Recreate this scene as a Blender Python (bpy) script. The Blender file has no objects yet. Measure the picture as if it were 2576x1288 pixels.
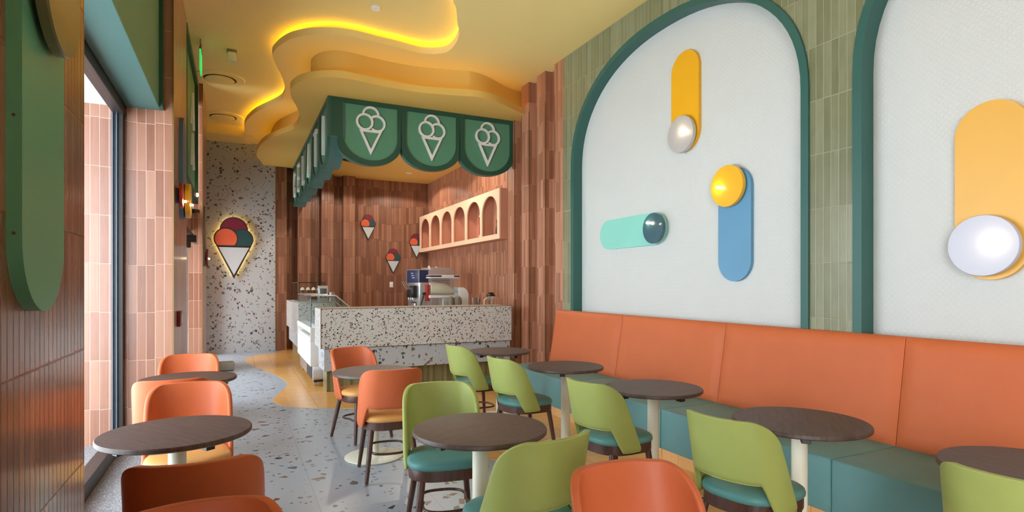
import bpy, bmesh, math, random
from mathutils import Vector, Matrix, noise
PI = math.pi
random.seed(7)
C = bpy.context.scene.collection
S = bpy.context.scene

# ------------------------------------------------------------------ camera
cam_d = bpy.data.cameras.new('camera'); cam = bpy.data.objects.new('camera', cam_d); C.objects.link(cam)
cam.location = (0, 0, 1.5)
cam.rotation_euler = (PI/2, 0, -math.radians(25.808))
cam_d.sensor_width = 36; cam_d.lens = 36*1433/2576; cam_d.shift_y = 72/2576
cam_d.clip_start = 0.05; cam_d.clip_end = 200
S.camera = cam
# ------------------------------------------------------------------ world, exposure
S.view_settings.view_transform = 'Standard'; S.view_settings.look = 'None'
S.view_settings.gamma = 1; S.view_settings.use_curve_mapping = False
S.view_settings.exposure = 0.40
W = bpy.data.worlds.new('world'); S.world = W; W.use_nodes = True
wn = W.node_tree; wn.nodes['Background'].inputs[0].default_value = (0.90, 0.95, 1.0, 1)
wn.nodes['Background'].inputs[1].default_value = 8

# room dimensions
XL, XR = -0.56, 4.08          # left and right wall faces
XP = 4.20                     # recessed white panels
ZC = 4.82; ZA = 4.64; ZB = 4.18; ZK = 4.10
YT = 13.95; YB = 14.2; XK = 4.45
YW0, YW1 = 2.856, 6.484       # window niche
XG = -0.99                    # glass plane
YD0, YD1 = 8.15, 10.7         # door niche
YF = -5.0                     # street front behind the camera

def lamp_light(name, kind, loc, energy, color=(1, 1, 1), size=0.1, rot=(0, 0, 0), size_y=None):
    l = bpy.data.lights.new(name, kind); l.energy = energy; l.color = color
    if kind == 'AREA':
        l.size = size
        if size_y: l.shape = 'RECTANGLE'; l.size_y = size_y
    elif kind in ('POINT', 'SPOT'): l.shadow_soft_size = size
    o = bpy.data.objects.new(name, l); C.objects.link(o); o.location = loc; o.rotation_euler = rot
    return o
# ------------------------------------------------------------------ helpers
def lin(c):
    return tuple(((x/255)/12.92 if x/255 <= .04045 else ((x/255+.055)/1.055)**2.4) for x in c)
def rgb(*c): return lin(c) + (1,)

def put(name, me, parent=None, loc=None, rotz=0):
    o = bpy.data.objects.new(name, me); C.objects.link(o)
    if parent: o.parent = parent
    if loc is not None: o.location = loc
    o.rotation_euler = (0, 0, rotz)
    return o
def obj(name, bm, mat, parent=None, smooth=35, loc=None, rotz=0):
    me = bpy.data.meshes.new(name)
    bmesh.ops.recalc_face_normals(bm, faces=bm.faces)
    bm.to_mesh(me); bm.free()
    for m in (mat if isinstance(mat, (list, tuple)) else [mat]): me.materials.append(m)
    if smooth:
        for p in me.polygons: p.use_smooth = True
        me.set_sharp_from_angle(angle=math.radians(smooth))
    return put(name, me, parent, loc, rotz)
def tag(o, label, cat, group=None):
    o['label'] = label; o['category'] = cat
    if group: o['group'] = group
    return o
def thing(name, label, cat, loc=(0, 0, 0), rotz=0, group=None):
    o = bpy.data.objects.new(name, None); C.objects.link(o); o.empty_display_size = .1
    o.location = loc; o.rotation_euler = (0, 0, rotz)
    return tag(o, label, cat, group)
def struct(name, bm, mat, parent=None, smooth=0):
    o = obj(name, bm, mat, parent, smooth)
    o['kind'] = 'structure'
    return o
def copy_tree(o, parent=None):
    c = o.copy(); C.objects.link(c)
    if parent: c.parent = parent
    for ch in list(o.children): copy_tree(ch, c)
    return c
def bake(o, *mods):
    for t, kw in mods:
        m = o.modifiers.new(t, t)
        for k, v in kw.items(): setattr(m, k, v)
    dg = bpy.context.evaluated_depsgraph_get(); dg.update()
    me = bpy.data.meshes.new_from_object(o.evaluated_get(dg))
    o.modifiers.clear(); o.data = me
    return o

def B(): return bmesh.new()
def box(bm, x0, x1, y0, y1, z0, z1, bev=0, seg=2, mi=0):
    r = bmesh.ops.create_cube(bm, size=1, matrix=Matrix.Translation(((x0+x1)/2, (y0+y1)/2, (z0+z1)/2)) @ Matrix.Diagonal((abs(x1-x0), abs(y1-y0), abs(z1-z0), 1)))
    vs = r['verts']; fs = {f for v in vs for f in v.link_faces}
    for f in fs: f.material_index = mi
    if bev:
        es = {e for v in vs for e in v.link_edges}
        bmesh.ops.bevel(bm, geom=list(es), offset=bev, segments=seg, profile=.5, affect='EDGES')
    return bm
def frame_axes(ax):
    # local (a, b) -> world for a prism extruded along an axis
    if ax == 'z': return lambda a, b, t: (a, b, t)
    if ax == 'x': return lambda a, b, t: (t, a, b)
    return lambda a, b, t: (a, t, b)
def prism(bm, pts, t0, t1, ax='z', bev=0, holes=None, mi=0):
    F = frame_axes(ax)
    lo = [bm.verts.new(F(a, b, t0)) for a, b in pts]; hi = [bm.verts.new(F(a, b, t1)) for a, b in pts]
    n = len(pts); fs = []
    fs.append(bm.faces.new(lo)); fs.append(bm.faces.new(hi[::-1]))
    caps = list(fs)
    for i in range(n):
        fs.append(bm.faces.new((lo[i], hi[i], hi[(i+1) % n], lo[(i+1) % n])))
    for f in fs: f.material_index = mi
    if bev:
        es = {e for f in caps for e in f.edges}
        bmesh.ops.bevel(bm, geom=list(es), offset=bev, segments=2, profile=.5, affect='EDGES')
    return bm
def band(bm, outer, inner, t0, t1, ax='z', closed=True):
    """solid ring between two outlines with the same number of points"""
    F = frame_axes(ax); n = len(outer)
    V = [[bm.verts.new(F(a, b, t)) for a, b in P] for P in (outer, inner) for t in (t0, t1)]
    o0, o1, i0, i1 = V
    rng = range(n if closed else n-1)
    for i in rng:
        j = (i+1) % n
        for q in ((o0[i], o0[j], o1[j], o1[i]), (i0[i], i1[i], i1[j], i0[j]), (o0[i], i0[i], i0[j], o0[j]), (o1[i], o1[j], i1[j], i1[i])):
            bm.faces.new(q)
    if not closed:
        for i in (0, n-1): bm.faces.new((o0[i], o1[i], i1[i], i0[i]))
    return bm
def lathe(bm, prof, n=32, c=(0, 0, 0), ax='z', mi=0):
    rings = []
    for r, h in prof:
        ring = []
        for i in range(n):
            a = 2*PI*i/n; p = (r*math.cos(a), r*math.sin(a), h)
            if ax == 'x': p = (p[2], p[0], p[1])
            if ax == 'y': p = (p[0], p[2], p[1])
            ring.append(bm.verts.new((c[0]+p[0], c[1]+p[1], c[2]+p[2])))
        rings.append(ring)
    for k in range(len(rings)-1):
        for i in range(n):
            f = bm.faces.new((rings[k][i], rings[k][(i+1) % n], rings[k+1][(i+1) % n], rings[k+1][i])); f.material_index = mi
    for ring in (rings[0], rings[-1]):
        f = bm.faces.new(ring); f.material_index = mi
    return bm
def tube(bm, pts, rad, n=10, closed=False, mi=0):
    pts = [Vector(p) for p in pts]; m = len(pts)
    rads = rad if isinstance(rad, (list, tuple)) else [rad]*m
    rings = []; ref = None
    for i, p in enumerate(pts):
        if closed: d = pts[(i+1) % m] - pts[i-1]
        else: d = pts[min(i+1, m-1)] - pts[max(i-1, 0)]
        d.normalize()
        if ref is None: ref = d.orthogonal().normalized()
        ref = (ref - d*ref.dot(d)).normalized(); b = d.cross(ref)
        rings.append([bm.verts.new(p + (ref*math.cos(2*PI*k/n) + b*math.sin(2*PI*k/n))*rads[i]) for k in range(n)])
    for i in range(m if closed else m-1):
        A, D = rings[i], rings[(i+1) % m]
        for k in range(n):
            f = bm.faces.new((A[k], A[(k+1) % n], D[(k+1) % n], D[k])); f.material_index = mi
    if not closed:
        bm.faces.new(rings[0][::-1]); bm.faces.new(rings[-1])
    return bm
def arc(cx, cy, r, a0, a1, n, ry=None):
    ry = r if ry is None else ry
    return [(cx + r*math.cos(math.radians(a0+(a1-a0)*i/n)), cy + ry*math.sin(math.radians(a0+(a1-a0)*i/n))) for i in range(n+1)]
def smooth_curve(P, k=6):
    """Catmull-Rom through the points"""
    out = []
    for i in range(len(P)-1):
        p0 = P[max(i-1, 0)]; p1 = P[i]; p2 = P[i+1]; p3 = P[min(i+2, len(P)-1)]
        for j in range(k):
            t = j/k
            out.append(tuple(.5*((2*p1[q]) + (-p0[q]+p2[q])*t + (2*p0[q]-5*p1[q]+4*p2[q]-p3[q])*t*t + (-p0[q]+3*p1[q]-3*p2[q]+p3[q])*t**3) for q in (0, 1)))
    out.append(tuple(P[-1])); return out
def offset_curve(P, d):
    out = []
    for i in range(len(P)):
        a = Vector(P[max(i-1, 0)]); b = Vector(P[min(i+1, len(P)-1)]); t = (b-a).normalized()
        out.append((P[i][0] + t.y*d, P[i][1] - t.x*d))
    return out

# ------------------------------------------------------------------ materials
class G:
    def __init__(s, name):
        s.m = bpy.data.materials.new(name); s.m.use_nodes = True
        s.t = s.m.node_tree; s.b = s.t.nodes['Principled BSDF']
    def n(s, typ, **kw):
        x = s.t.nodes.new(typ)
        for k, v in kw.items():
            if k.startswith('i_'):
                key = k[2:]; key = int(key) if key.isdigit() else key.replace('_', ' ')
                if hasattr(v, 'links') or isinstance(v, bpy.types.NodeSocket): s.t.links.new(v, x.inputs[key])
                else: x.inputs[key].default_value = v
            else: setattr(x, k, v)
        return x
    def math(s, op, a, b=0.0, c=None):
        x = s.t.nodes.new('ShaderNodeMath'); x.operation = op
        for i, v in enumerate((a, b) if c is None else (a, b, c)):
            if isinstance(v, bpy.types.NodeSocket): s.t.links.new(v, x.inputs[i])
            else: x.inputs[i].default_value = v
        return x.outputs[0]
    def mix(s, f, a, b, mode='MIX'):
        x = s.t.nodes.new('ShaderNodeMix'); x.data_type = 'RGBA'; x.blend_type = mode
        for k, v in ((0, f), (6, a), (7, b)):
            if isinstance(v, bpy.types.NodeSocket): s.t.links.new(v, x.inputs[k])
            else: x.inputs[k].default_value = v
        return x.outputs[2]
    def ramp(s, f, stops, interp='LINEAR'):
        x = s.t.nodes.new('ShaderNodeValToRGB'); x.color_ramp.interpolation = interp
        e = x.color_ramp.elements
        while len(e) < len(stops): e.new(.5)
        for k, (p, c) in enumerate(stops): e[k].position = p; e[k].color = c
        s.t.links.new(f, x.inputs[0]); return x.outputs[0]
    def set(s, **kw):
        for k, v in kw.items():
            key = k.replace('_', ' ')
            if isinstance(v, bpy.types.NodeSocket): s.t.links.new(v, s.b.inputs[key])
            else: s.b.inputs[key].default_value = v
        return s
    def pos(s): return s.n('ShaderNodeNewGeometry').outputs['Position']
    def obj(s): return s.n('ShaderNodeTexCoord').outputs['Object']
    def xyz(s, v):
        x = s.n('ShaderNodeSeparateXYZ'); s.t.links.new(v, x.inputs[0]); return x.outputs
    def comb(s, x, y, z):
        c = s.t.nodes.new('ShaderNodeCombineXYZ')
        for i, v in enumerate((x, y, z)):
            if isinstance(v, bpy.types.NodeSocket): s.t.links.new(v, c.inputs[i])
            else: c.inputs[i].default_value = v
        return c.outputs[0]
    def bump(s, h, strength=.3, dist=.01):
        x = s.t.nodes.new('ShaderNodeBump'); x.inputs['Strength'].default_value = strength; x.inputs['Distance'].default_value = dist
        s.t.links.new(h, x.inputs['Height']); s.t.links.new(x.outputs[0], s.b.inputs['Normal'])

def paint(name, c, rough=.5, metal=0, coat=0, var=.04, bump=0, scale=3):
    g = G(name); col = rgb(*c)
    nz = g.n('ShaderNodeTexNoise', i_Vector=g.obj(), i_Scale=float(scale), i_Detail=4.0)
    lo = tuple(max(0, x*(1-var*2)) for x in col[:3]) + (1,); hi = tuple(min(1, x*(1+var*2)) for x in col[:3]) + (1,)
    g.set(Base_Color=g.ramp(nz.outputs[0], [(.3, lo), (.7, hi)]), Roughness=rough, Metallic=metal, Coat_Weight=coat)
    if bump:
        n2 = g.n('ShaderNodeTexNoise', i_Vector=g.obj(), i_Scale=260.0, i_Detail=2.0)
        g.bump(n2.outputs[0], bump, .002)
    return g.m
def leather(name, c, rough=.42, var=1.):
    g = G(name); col = rgb(*c)
    nz = g.n('ShaderNodeTexNoise', i_Vector=g.obj(), i_Scale=5.0, i_Detail=3.0)
    lo = tuple(x*(1-.06*var) for x in col[:3]) + (1,); hi = tuple(min(1, x*(1+.04*var)) for x in col[:3]) + (1,)
    v = g.n('ShaderNodeTexVoronoi', i_Vector=g.obj(), i_Scale=420.0)
    g.set(Base_Color=g.ramp(nz.outputs[0], [(.3, lo), (.7, hi)]), Roughness=rough, Specular_IOR_Level=.3)
    g.bump(v.outputs[0], .12, .002)
    return g.m
def wood(name, c1, c2, scale=(3, 40, 3), rough=.45):
    g = G(name)
    mp = g.n('ShaderNodeMapping', i_Vector=g.obj()); mp.inputs['Scale'].default_value = scale
    nz = g.n('ShaderNodeTexNoise', i_Vector=mp.outputs[0], i_Scale=2.0, i_Detail=6.0, i_Distortion=.8)
    w = g.n('ShaderNodeTexNoise', i_Vector=mp.outputs[0], i_Scale=9.0, i_Detail=3.0)
    f = g.math('ADD', g.math('MULTIPLY', nz.outputs[0], .65), g.math('MULTIPLY', w.outputs[0], .35))
    g.set(Base_Color=g.ramp(f, [(.38, rgb(*c1)), (.62, rgb(*c2))]), Roughness=rough)
    g.bump(w.outputs[0], .08, .002)
    return g.m
def tiles(name, cols, w, h, off=0., grout=(150, 110, 95), rough=.3, gw=.0035, stagger=0., jitter=1., coat=.3, streak=.35, plane=False, hoff=0.):
    """upright ceramic tiles on walls that follow the x or y axis (u = x + y), or floor tiles when plane"""
    g = G(name); x, y, z = g.xyz(g.pos())
    if plane: u, v = x, y
    else: u, v = g.math('ADD', g.math('ADD', x, y), hoff), z
    ui = g.math('FLOOR', g.math('DIVIDE', u, w))
    if stagger:
        grp = g.math('FLOOR', g.math('DIVIDE', u, w*3))
        wn_ = g.n('ShaderNodeTexWhiteNoise', noise_dimensions='1D'); g.t.links.new(grp, wn_.inputs['W'])
        v = g.math('ADD', v, g.math('MULTIPLY', g.math('SUBTRACT', wn_.outputs[0], .5), stagger))
    v = g.math('SUBTRACT', v, off)
    vi = g.math('FLOOR', g.math('DIVIDE', v, h))
    fu = g.math('SUBTRACT', u, g.math('MULTIPLY', ui, w)); fv = g.math('SUBTRACT', v, g.math('MULTIPLY', vi, h))
    du = g.math('MINIMUM', fu, g.math('SUBTRACT', w, fu)); dv = g.math('MINIMUM', fv, g.math('SUBTRACT', h, fv))
    d = g.math('MINIMUM', du, dv)
    mask = g.n('ShaderNodeMapRange', i_Value=d); mask.inputs['From Min'].default_value = gw*.5; mask.inputs['From Max'].default_value = gw*.5+.0015
    wn2 = g.n('ShaderNodeTexWhiteNoise', noise_dimensions='3D'); g.t.links.new(g.comb(ui, vi, 3.3), wn2.inputs['Vector'])
    sc = g.comb(g.math('MULTIPLY', u, 70.), g.math('MULTIPLY', v, 2.5), g.math('MULTIPLY', wn2.outputs[0], 40.))
    nz = g.n('ShaderNodeTexNoise', i_Vector=sc, i_Scale=1.0, i_Detail=4.0)
    n2 = g.n('ShaderNodeTexNoise', i_Vector=g.comb(g.math('MULTIPLY', u, 6.), g.math('MULTIPLY', v, 4.), wn2.outputs[0]), i_Scale=1.5, i_Detail=3.0)
    f = g.math('ADD', g.math('MULTIPLY', wn2.outputs[0], jitter*.5), g.math('ADD', g.math('MULTIPLY', nz.outputs[0], streak), g.math('MULTIPLY', n2.outputs[0], .85-streak-.35*jitter)))
    col = g.ramp(f, [(.25, rgb(*cols[0])), (.5, rgb(*cols[1])), (.75, rgb(*cols[2]))])
    g.set(Base_Color=g.mix(mask.outputs[0], rgb(*grout), col), Coat_Weight=coat, Coat_Roughness=.15)
    g.set(Roughness=g.math('SUBTRACT', .85, g.math('MULTIPLY', mask.outputs[0], .85-rough)))
    hgt = g.n('ShaderNodeMapRange', i_Value=d); hgt.inputs['From Max'].default_value = .006
    g.bump(g.math('ADD', hgt.outputs[0], g.math('MULTIPLY', n2.outputs[0], .25)), .5, .003)
    return g.m
def terrazzo(name, base, layers, rough=.3, joints=None, coat=0.):
    """layers: (cells per metre, share of cells that are chips, edge cut, [chip colours])"""
    g = G(name); p = g.pos()
    nz = g.n('ShaderNodeTexNoise', i_Vector=p, i_Scale=2.0, i_Detail=5.0)
    sp = g.n('ShaderNodeTexNoise', i_Vector=p, i_Scale=160.0, i_Detail=2.0)
    b0 = rgb(*base); lo = tuple(x*.90 for x in b0[:3])+(1,)
    col = g.mix(nz.outputs[0], lo, b0)
    col = g.mix(g.math('MULTIPLY', g.math('GREATER_THAN', sp.outputs[0], .62), .25), col, rgb(*[int(x*.72) for x in base]))
    for k, (sc, share, cut, cols) in enumerate(layers):
        off = g.n('ShaderNodeVectorMath', operation='ADD'); g.t.links.new(p, off.inputs[0]); off.inputs[1].default_value = (3.1*k+.37, 1.7*k+.11, 2.3*k+.07)
        v1 = g.n('ShaderNodeTexVoronoi', feature='F1', i_Vector=off.outputs[0], i_Scale=float(sc))
        v2 = g.n('ShaderNodeTexVoronoi', feature='DISTANCE_TO_EDGE', i_Vector=off.outputs[0], i_Scale=float(sc))
        cx = g.n('ShaderNodeSeparateColor'); g.t.links.new(v1.outputs['Color'], cx.inputs[0])
        on = g.math('LESS_THAN', cx.outputs[0], share)
        thr = g.math('MULTIPLY', g.math('ADD', g.math('MULTIPLY', cx.outputs[2], 2.2), .5), cut)
        inn = g.math('GREATER_THAN', v2.outputs['Distance'], thr)
        stops = [(i/len(cols), rgb(*c)) for i, c in enumerate(cols)]
        chip = g.ramp(cx.outputs[1], stops, 'CONSTANT')
        col = g.mix(g.math('MULTIPLY', on, inn), col, chip)
    if joints:
        x, y, z = g.xyz(p)
        for ax, per, o in joints:
            q = g.math('SUBTRACT', (x, y, z)[ax], o)
            fr = g.math('ABSOLUTE', g.math('SUBTRACT', g.math('FRACT', g.math('DIVIDE', q, per)), .5))
            col = g.mix(g.math('MULTIPLY', g.math('GREATER_THAN', fr, .5-.0028/per), .45), col, rgb(120, 115, 110))
    g.set(Base_Color=col, Roughness=rough, Coat_Weight=coat)
    return g.m
def emit(name, c, s):
    g = G(name); g.set(Base_Color=rgb(*c), Emission_Color=rgb(*c), Emission_Strength=s); return g.m
def glass(name, c=(235, 245, 242), refl=.5):
    g = G(name)
    tr = g.n('ShaderNodeBsdfTransparent'); tr.inputs[0].default_value = rgb(*c)
    gl = g.n('ShaderNodeBsdfGlossy'); gl.inputs['Roughness'].default_value = .02
    lw = g.n('ShaderNodeLayerWeight'); fr = g.n('ShaderNodeMath', operation='MULTIPLY_ADD')
    g.t.links.new(g.math('POWER', lw.outputs['Facing'], 5.), fr.inputs[0]); fr.inputs[1].default_value = refl; fr.inputs[2].default_value = .03
    mx = g.n('ShaderNodeMixShader'); L = g.t.links
    L.new(fr.outputs[0], mx.inputs[0]); L.new(tr.outputs[0], mx.inputs[1]); L.new(gl.outputs[0], mx.inputs[2])
    L.new(mx.outputs[0], g.t.nodes['Material Output'].inputs[0])
    return g.m

TER = [(146, 84, 56), (178, 108, 76), (204, 138, 104)]
M = {}
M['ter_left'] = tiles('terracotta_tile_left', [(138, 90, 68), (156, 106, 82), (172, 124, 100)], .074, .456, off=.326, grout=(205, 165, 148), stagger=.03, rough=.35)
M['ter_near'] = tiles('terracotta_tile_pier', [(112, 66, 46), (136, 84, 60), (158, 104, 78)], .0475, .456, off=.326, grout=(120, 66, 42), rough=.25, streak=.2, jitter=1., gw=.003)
M['ter'] = tiles('terracotta_tile_ribs', [(148, 96, 70), (170, 114, 86), (190, 136, 108)], .063, .425, off=.02, grout=(186, 130, 104), stagger=.14, rough=.4, coat=.15)
M['ter_dark'] = tiles('terracotta_tile_kitchen', [(118, 78, 56), (140, 94, 70), (162, 114, 88)], .063, .425, off=.05, grout=(120, 70, 50), stagger=.10, rough=.4, coat=.15)
M['green_tile'] = tiles('sage_green_tile', [(112, 114, 84), (128, 130, 100), (146, 148, 120)], .063, .424, off=-.03, grout=(160, 160, 130), rough=.3, gw=.003, jitter=.6)
M['base_tile'] = tiles('olive_base_tile', [(104, 96, 58), (128, 118, 78), (150, 140, 98)], .045, .6, off=-.02, grout=(140, 130, 96), rough=.3, gw=.002)
M['terrazzo_floor'] = terrazzo('terrazzo_floor', (166, 175, 186), [
    (13, .13, .10, [(52, 56, 62), (86, 88, 92), (48, 50, 54), (112, 66, 46), (120, 96, 80), (84, 88, 92), (120, 126, 130)]),
    (30, .09, .09, [(70, 72, 76), (120, 84, 64), (60, 62, 66), (130, 130, 130)])], rough=.3,
    joints=[(0, .745, .13-.3725), (1, 1.5, .9)])
M['terrazzo_wall'] = terrazzo('terrazzo_wall', (182, 187, 190), [
    (21, .14, .075, [(60, 62, 66), (96, 96, 98), (120, 100, 80), (50, 52, 56), (150, 80, 56), (84, 86, 88)]),
    (36, .09, .09, [(70, 72, 76), (140, 100, 80), (90, 92, 96)])], rough=.45)
M['terrazzo_counter'] = terrazzo('terrazzo_counter', (206, 204, 198), [
    (50, .19, .10, [(30, 28, 30), (60, 52, 50), (128, 84, 60), (36, 34, 36), (158, 122, 96), (48, 36, 34)]),
    (58, .10, .05, [(34, 32, 34), (120, 84, 64), (46, 44, 46)])], rough=.3)
M['pebble'] = terrazzo('grey_speckled_stone', (150, 150, 152), [(150, .35, .02, [(90, 90, 92), (200, 200, 202), (120, 118, 116)])], rough=.6)
M['floor_yellow'] = tiles('ochre_floor_tile', [(222, 164, 84), (228, 170, 90), (234, 178, 100)], .30, .30, grout=(198, 144, 78), rough=.28, plane=True, gw=.004, streak=.1, jitter=.6, coat=.2)
M['ceil'] = paint('ochre_ceiling_paint', (240, 216, 142), .7, var=.015, scale=.6)
M['ceil_b'] = paint('deep_ochre_paint', (232, 192, 100), .7, var=.015, scale=.6)
M['teal_frame'] = paint('dark_teal_paint', (44, 94, 86), .45, var=.02)
M['teal_dark'] = paint('bottle_green_paint', (36, 80, 62), .5, var=.02)
M['teal_panel'] = paint('jade_green_paint', (88, 146, 116), .5, var=.02)
M['teal_soffit'] = paint('blue_green_paint', (64, 106, 102), .5, var=.02)
M['cream'] = paint('cream_enamel', (232, 228, 206), .35, var=.01)
M['sign_white'] = paint('off_white_enamel', (196, 202, 204), .5, var=.01)
M['white'] = paint('white_plastic', (235, 235, 232), .4, var=.01)
M['letter'] = paint('white_letter_acrylic', (238, 240, 238), .35, var=.01)
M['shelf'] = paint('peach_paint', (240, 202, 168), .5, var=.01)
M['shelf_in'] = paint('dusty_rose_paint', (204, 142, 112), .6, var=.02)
M['orange'] = leather('orange_leather', (198, 102, 62))
M['orange_bench'] = leather('orange_bench_leather', (200, 104, 60), .55, .5)
M['green'] = leather('apple_green_leather', (158, 168, 92))
M['teal_seat'] = leather('teal_leather', (84, 136, 132), .42)
M['teal_bench'] = leather('teal_bench_leather', (98, 142, 142), .5)
M['tan'] = leather('tan_leather', (216, 158, 92))
M['dwood'] = wood('walnut_wood', (58, 34, 26), (88, 54, 42), (30, 30, 3), .4)
M['top'] = wood('smoked_oak_top', (66, 50, 45), (88, 69, 62), (3, 26, 3), .5)
M['kick'] = tiles('pine_plinth_tile', [(214, 158, 96), (222, 170, 108), (232, 182, 122)], .3, .5, off=-.1, grout=(190, 140, 84), rough=.4, streak=.2, jitter=.4)
M['black'] = paint('black_metal', (26, 26, 28), .4)
M['frame'] = paint('charcoal_window_frame', (46, 40, 38), .4)
M['frame_grey'] = paint('blue_grey_frame_edge', (90, 104, 118), .45)
M['gold'] = paint('brushed_gold_trim', (146, 118, 80), .45, metal=.7)
M['steel'] = paint('brushed_steel', (204, 207, 210), .28, metal=.75, var=.03)
M['steel_dark'] = paint('dark_steel_grille', (110, 112, 114), .4, metal=.8)
M['mirror'] = paint('silver_disc', (196, 194, 192), .42, metal=.35, var=.01)
M['glass'] = glass('clear_glass'); M['pane'] = glass('window_glass', (246, 250, 252), .12); M['glass_case'] = glass('pale_green_glass', (248, 252, 251), .2)
M['jade_lamp'] = paint('jade_lacquer', (96, 160, 124), .35, var=.01)
M['yellow'] = paint('yellow_lacquer', (236, 172, 24), .4, var=.01)
M['yellow_disc'] = paint('glossy_yellow_disc', (242, 184, 44), .3, coat=.4, var=.01)
M['amber'] = paint('amber_lacquer', (232, 176, 74), .4, var=.01)
M['mint'] = paint('mint_lacquer', (138, 210, 194), .45, var=.01)
M['sky'] = paint('sky_blue_lacquer', (96, 150, 184), .45, var=.01)
M['petrol'] = paint('glossy_petrol_disc', (52, 92, 104), .25, coat=.5, var=.01)
M['lilac'] = paint('pale_grey_disc', (188, 190, 204), .35, var=.01)
M['olive'] = paint('glossy_olive_disc', (104, 96, 60), .3, coat=.3)
M['slate'] = paint('slate_blue_lacquer', (84, 112, 138), .45)
M['red'] = paint('red_lacquer', (176, 44, 36), .4)
M['maroon'] = paint('maroon_plastic', (120, 30, 38), .4)
M['plum'] = paint('plum_enamel', (122, 28, 52), .5)
M['c_orange'] = paint('coral_enamel', (218, 96, 58), .5)
M['c_teal'] = paint('deep_teal_enamel', (34, 74, 76), .5)
M['c_line'] = paint('charcoal_enamel', (48, 46, 48), .5)
M['navy'] = paint('navy_panel', (36, 52, 92), .35)
M['batter'] = paint('cream_batter', (238, 230, 200), .5)
M['grey_box'] = paint('taupe_plastic', (132, 124, 108), .6)
M['pale_ext'] = paint('pale_exterior_render', (206, 214, 222), .8, var=.01)
M['led'] = emit('warm_led_strip', (255, 222, 40), 9)
M['led_b'] = emit('dim_led_strip', (255, 216, 40), 5)
M['halo'] = emit('halo_led', (255, 214, 120), 7)
M['bulb'] = emit('warm_bulb', (255, 214, 160), 40)
M['spot'] = emit('spot_lens', (255, 226, 190), 80)
M['exit'] = emit('green_exit_edge', (60, 240, 120), .5)
def panel_mat():
    g = G('embossed_white_panel'); x, y, z = g.xyz(g.pos())
    # embossed lattice of small rings, in vertical bands
    s = .043
    fy = g.math('SUBTRACT', g.math('FRACT', g.math('DIVIDE', y, s)), .5)
    row = g.math('FLOOR', g.math('DIVIDE', z, s))
    fz = g.math('SUBTRACT', g.math('FRACT', g.math('DIVIDE', z, s)), .5)
    r = g.math('SQRT', g.math('ADD', g.math('POWER', fy, 2.), g.math('POWER', fz, 2.)))
    ring = g.math('SUBTRACT', 1., g.math('MINIMUM', g.math('MULTIPLY', g.math('ABSOLUTE', g.math('SUBTRACT', r, .36)), 9.), 1.))
    nz = g.n('ShaderNodeTexNoise', i_Vector=g.pos(), i_Scale=1.7, i_Detail=2.0)
    n3 = g.n('ShaderNodeTexNoise', i_Vector=g.pos(), i_Scale=60.0, i_Detail=3.0)
    line = g.math('GREATER_THAN', g.math('ABSOLUTE', g.math('SUBTRACT', g.math('FRACT', g.math('DIVIDE', y, .6)), .5)), .494)
    h = g.math('SUBTRACT', g.math('ADD', g.math('MULTIPLY', ring, nz.outputs[0]), g.math('MULTIPLY', n3.outputs[0], .35)), line)
    g.set(Base_Color=rgb(206, 208, 204), Roughness=.6); g.bump(h, .45, .004)
    return g.m
M['panel'] = panel_mat()

# ================================================================== SHELL
# floor: terrazzo everywhere, ochre tile along the counter and bench with a wavy edge
bm = B(); box(bm, XL-.02, 4.6, YF, 14.4, -.12, 0); struct('floor', bm, M['terrazzo_floor'])
edge = [(.86, 14.3), (.84, 13.64), (.42, 13.29), (.15, 12.6), (.26, 11.6), (.52, 10.5), (.67, 9.7), (.68, 9.1), (.54, 8.5), (.43, 8.05), (.49, 7.65), (.72, 7.36), (1.1, 7.14), (1.4, 6.95), (1.72, 6.5), (1.86, 5.9), (1.80, 5.3), (1.92, 4.6), (2.10, 4.2), (2.02, 3.6), (1.72, 3.1), (1.66, 2.6), (1.9, 2.1), (2.1, 1.6), (2.0, .8), (1.8, 0), (2.0, -1.2), (1.9, YF+.01)]
ec = smooth_curve(edge, 6)
bm = B(); prism(bm, ec + [(4.3, YF+.01), (4.3, 14.3)], -.004, .003, 'z')
o = struct('floor_inlay', bm, M['floor_yellow'])
bm = B(); box(bm, -2.6, XL-.02, YF, 14.4, -.12, 0.0); struct('floor_apron', bm, M['pebble'])

# right wall: sage tile wall with two arched recesses
A1 = (3.03, 6.58); A2 = (-.95, 2.672); ZS = 3.05; ZT = 4.36
def arch_pts(y0, y1, inset=0., n=40, z0=0.):
    c = (y0+y1)/2; a = (y1-y0)/2-inset; b = ZT-ZS-inset; e = 2/2.2
    P = [(y0+inset, z0)]
    for i in range(n+1):
        t = PI - PI*i/n
        ct, st = math.cos(t), math.sin(t)
        P.append((c + a*math.copysign(abs(ct)**e, ct), ZS + b*abs(st)**e))
    P.append((y1-inset, z0)); return P
def wall_with_arches():
    bm = B()
    def quad(a, b, c, d): bm.faces.new([bm.verts.new(p) for p in (a, b, c, d)])
    for y0, y1 in ((YF, A2[0]), (A2[1], A1[0]), (A1[1], 6.80)):
        quad((XR, y0, 0), (XR, y1, 0), (XR, y1, ZA), (XR, y0, ZA))
    for A in (A1, A2):
        P = arch_pts(*A)
        for i in range(1, len(P)-2):
            quad((XR, P[i][0], P[i][1]), (XR, P[i+1][0], P[i+1][1]), (XR, P[i+1][0], ZA), (XR, P[i][0], ZA))
    return bm
struct('wall_right', wall_with_arches(), M['green_tile'])
bm = B(); box(bm, XP, XP+.1, YF, 6.78, 0, ZC+.2); struct('wall_right_panel', bm, M['panel'])
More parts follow.
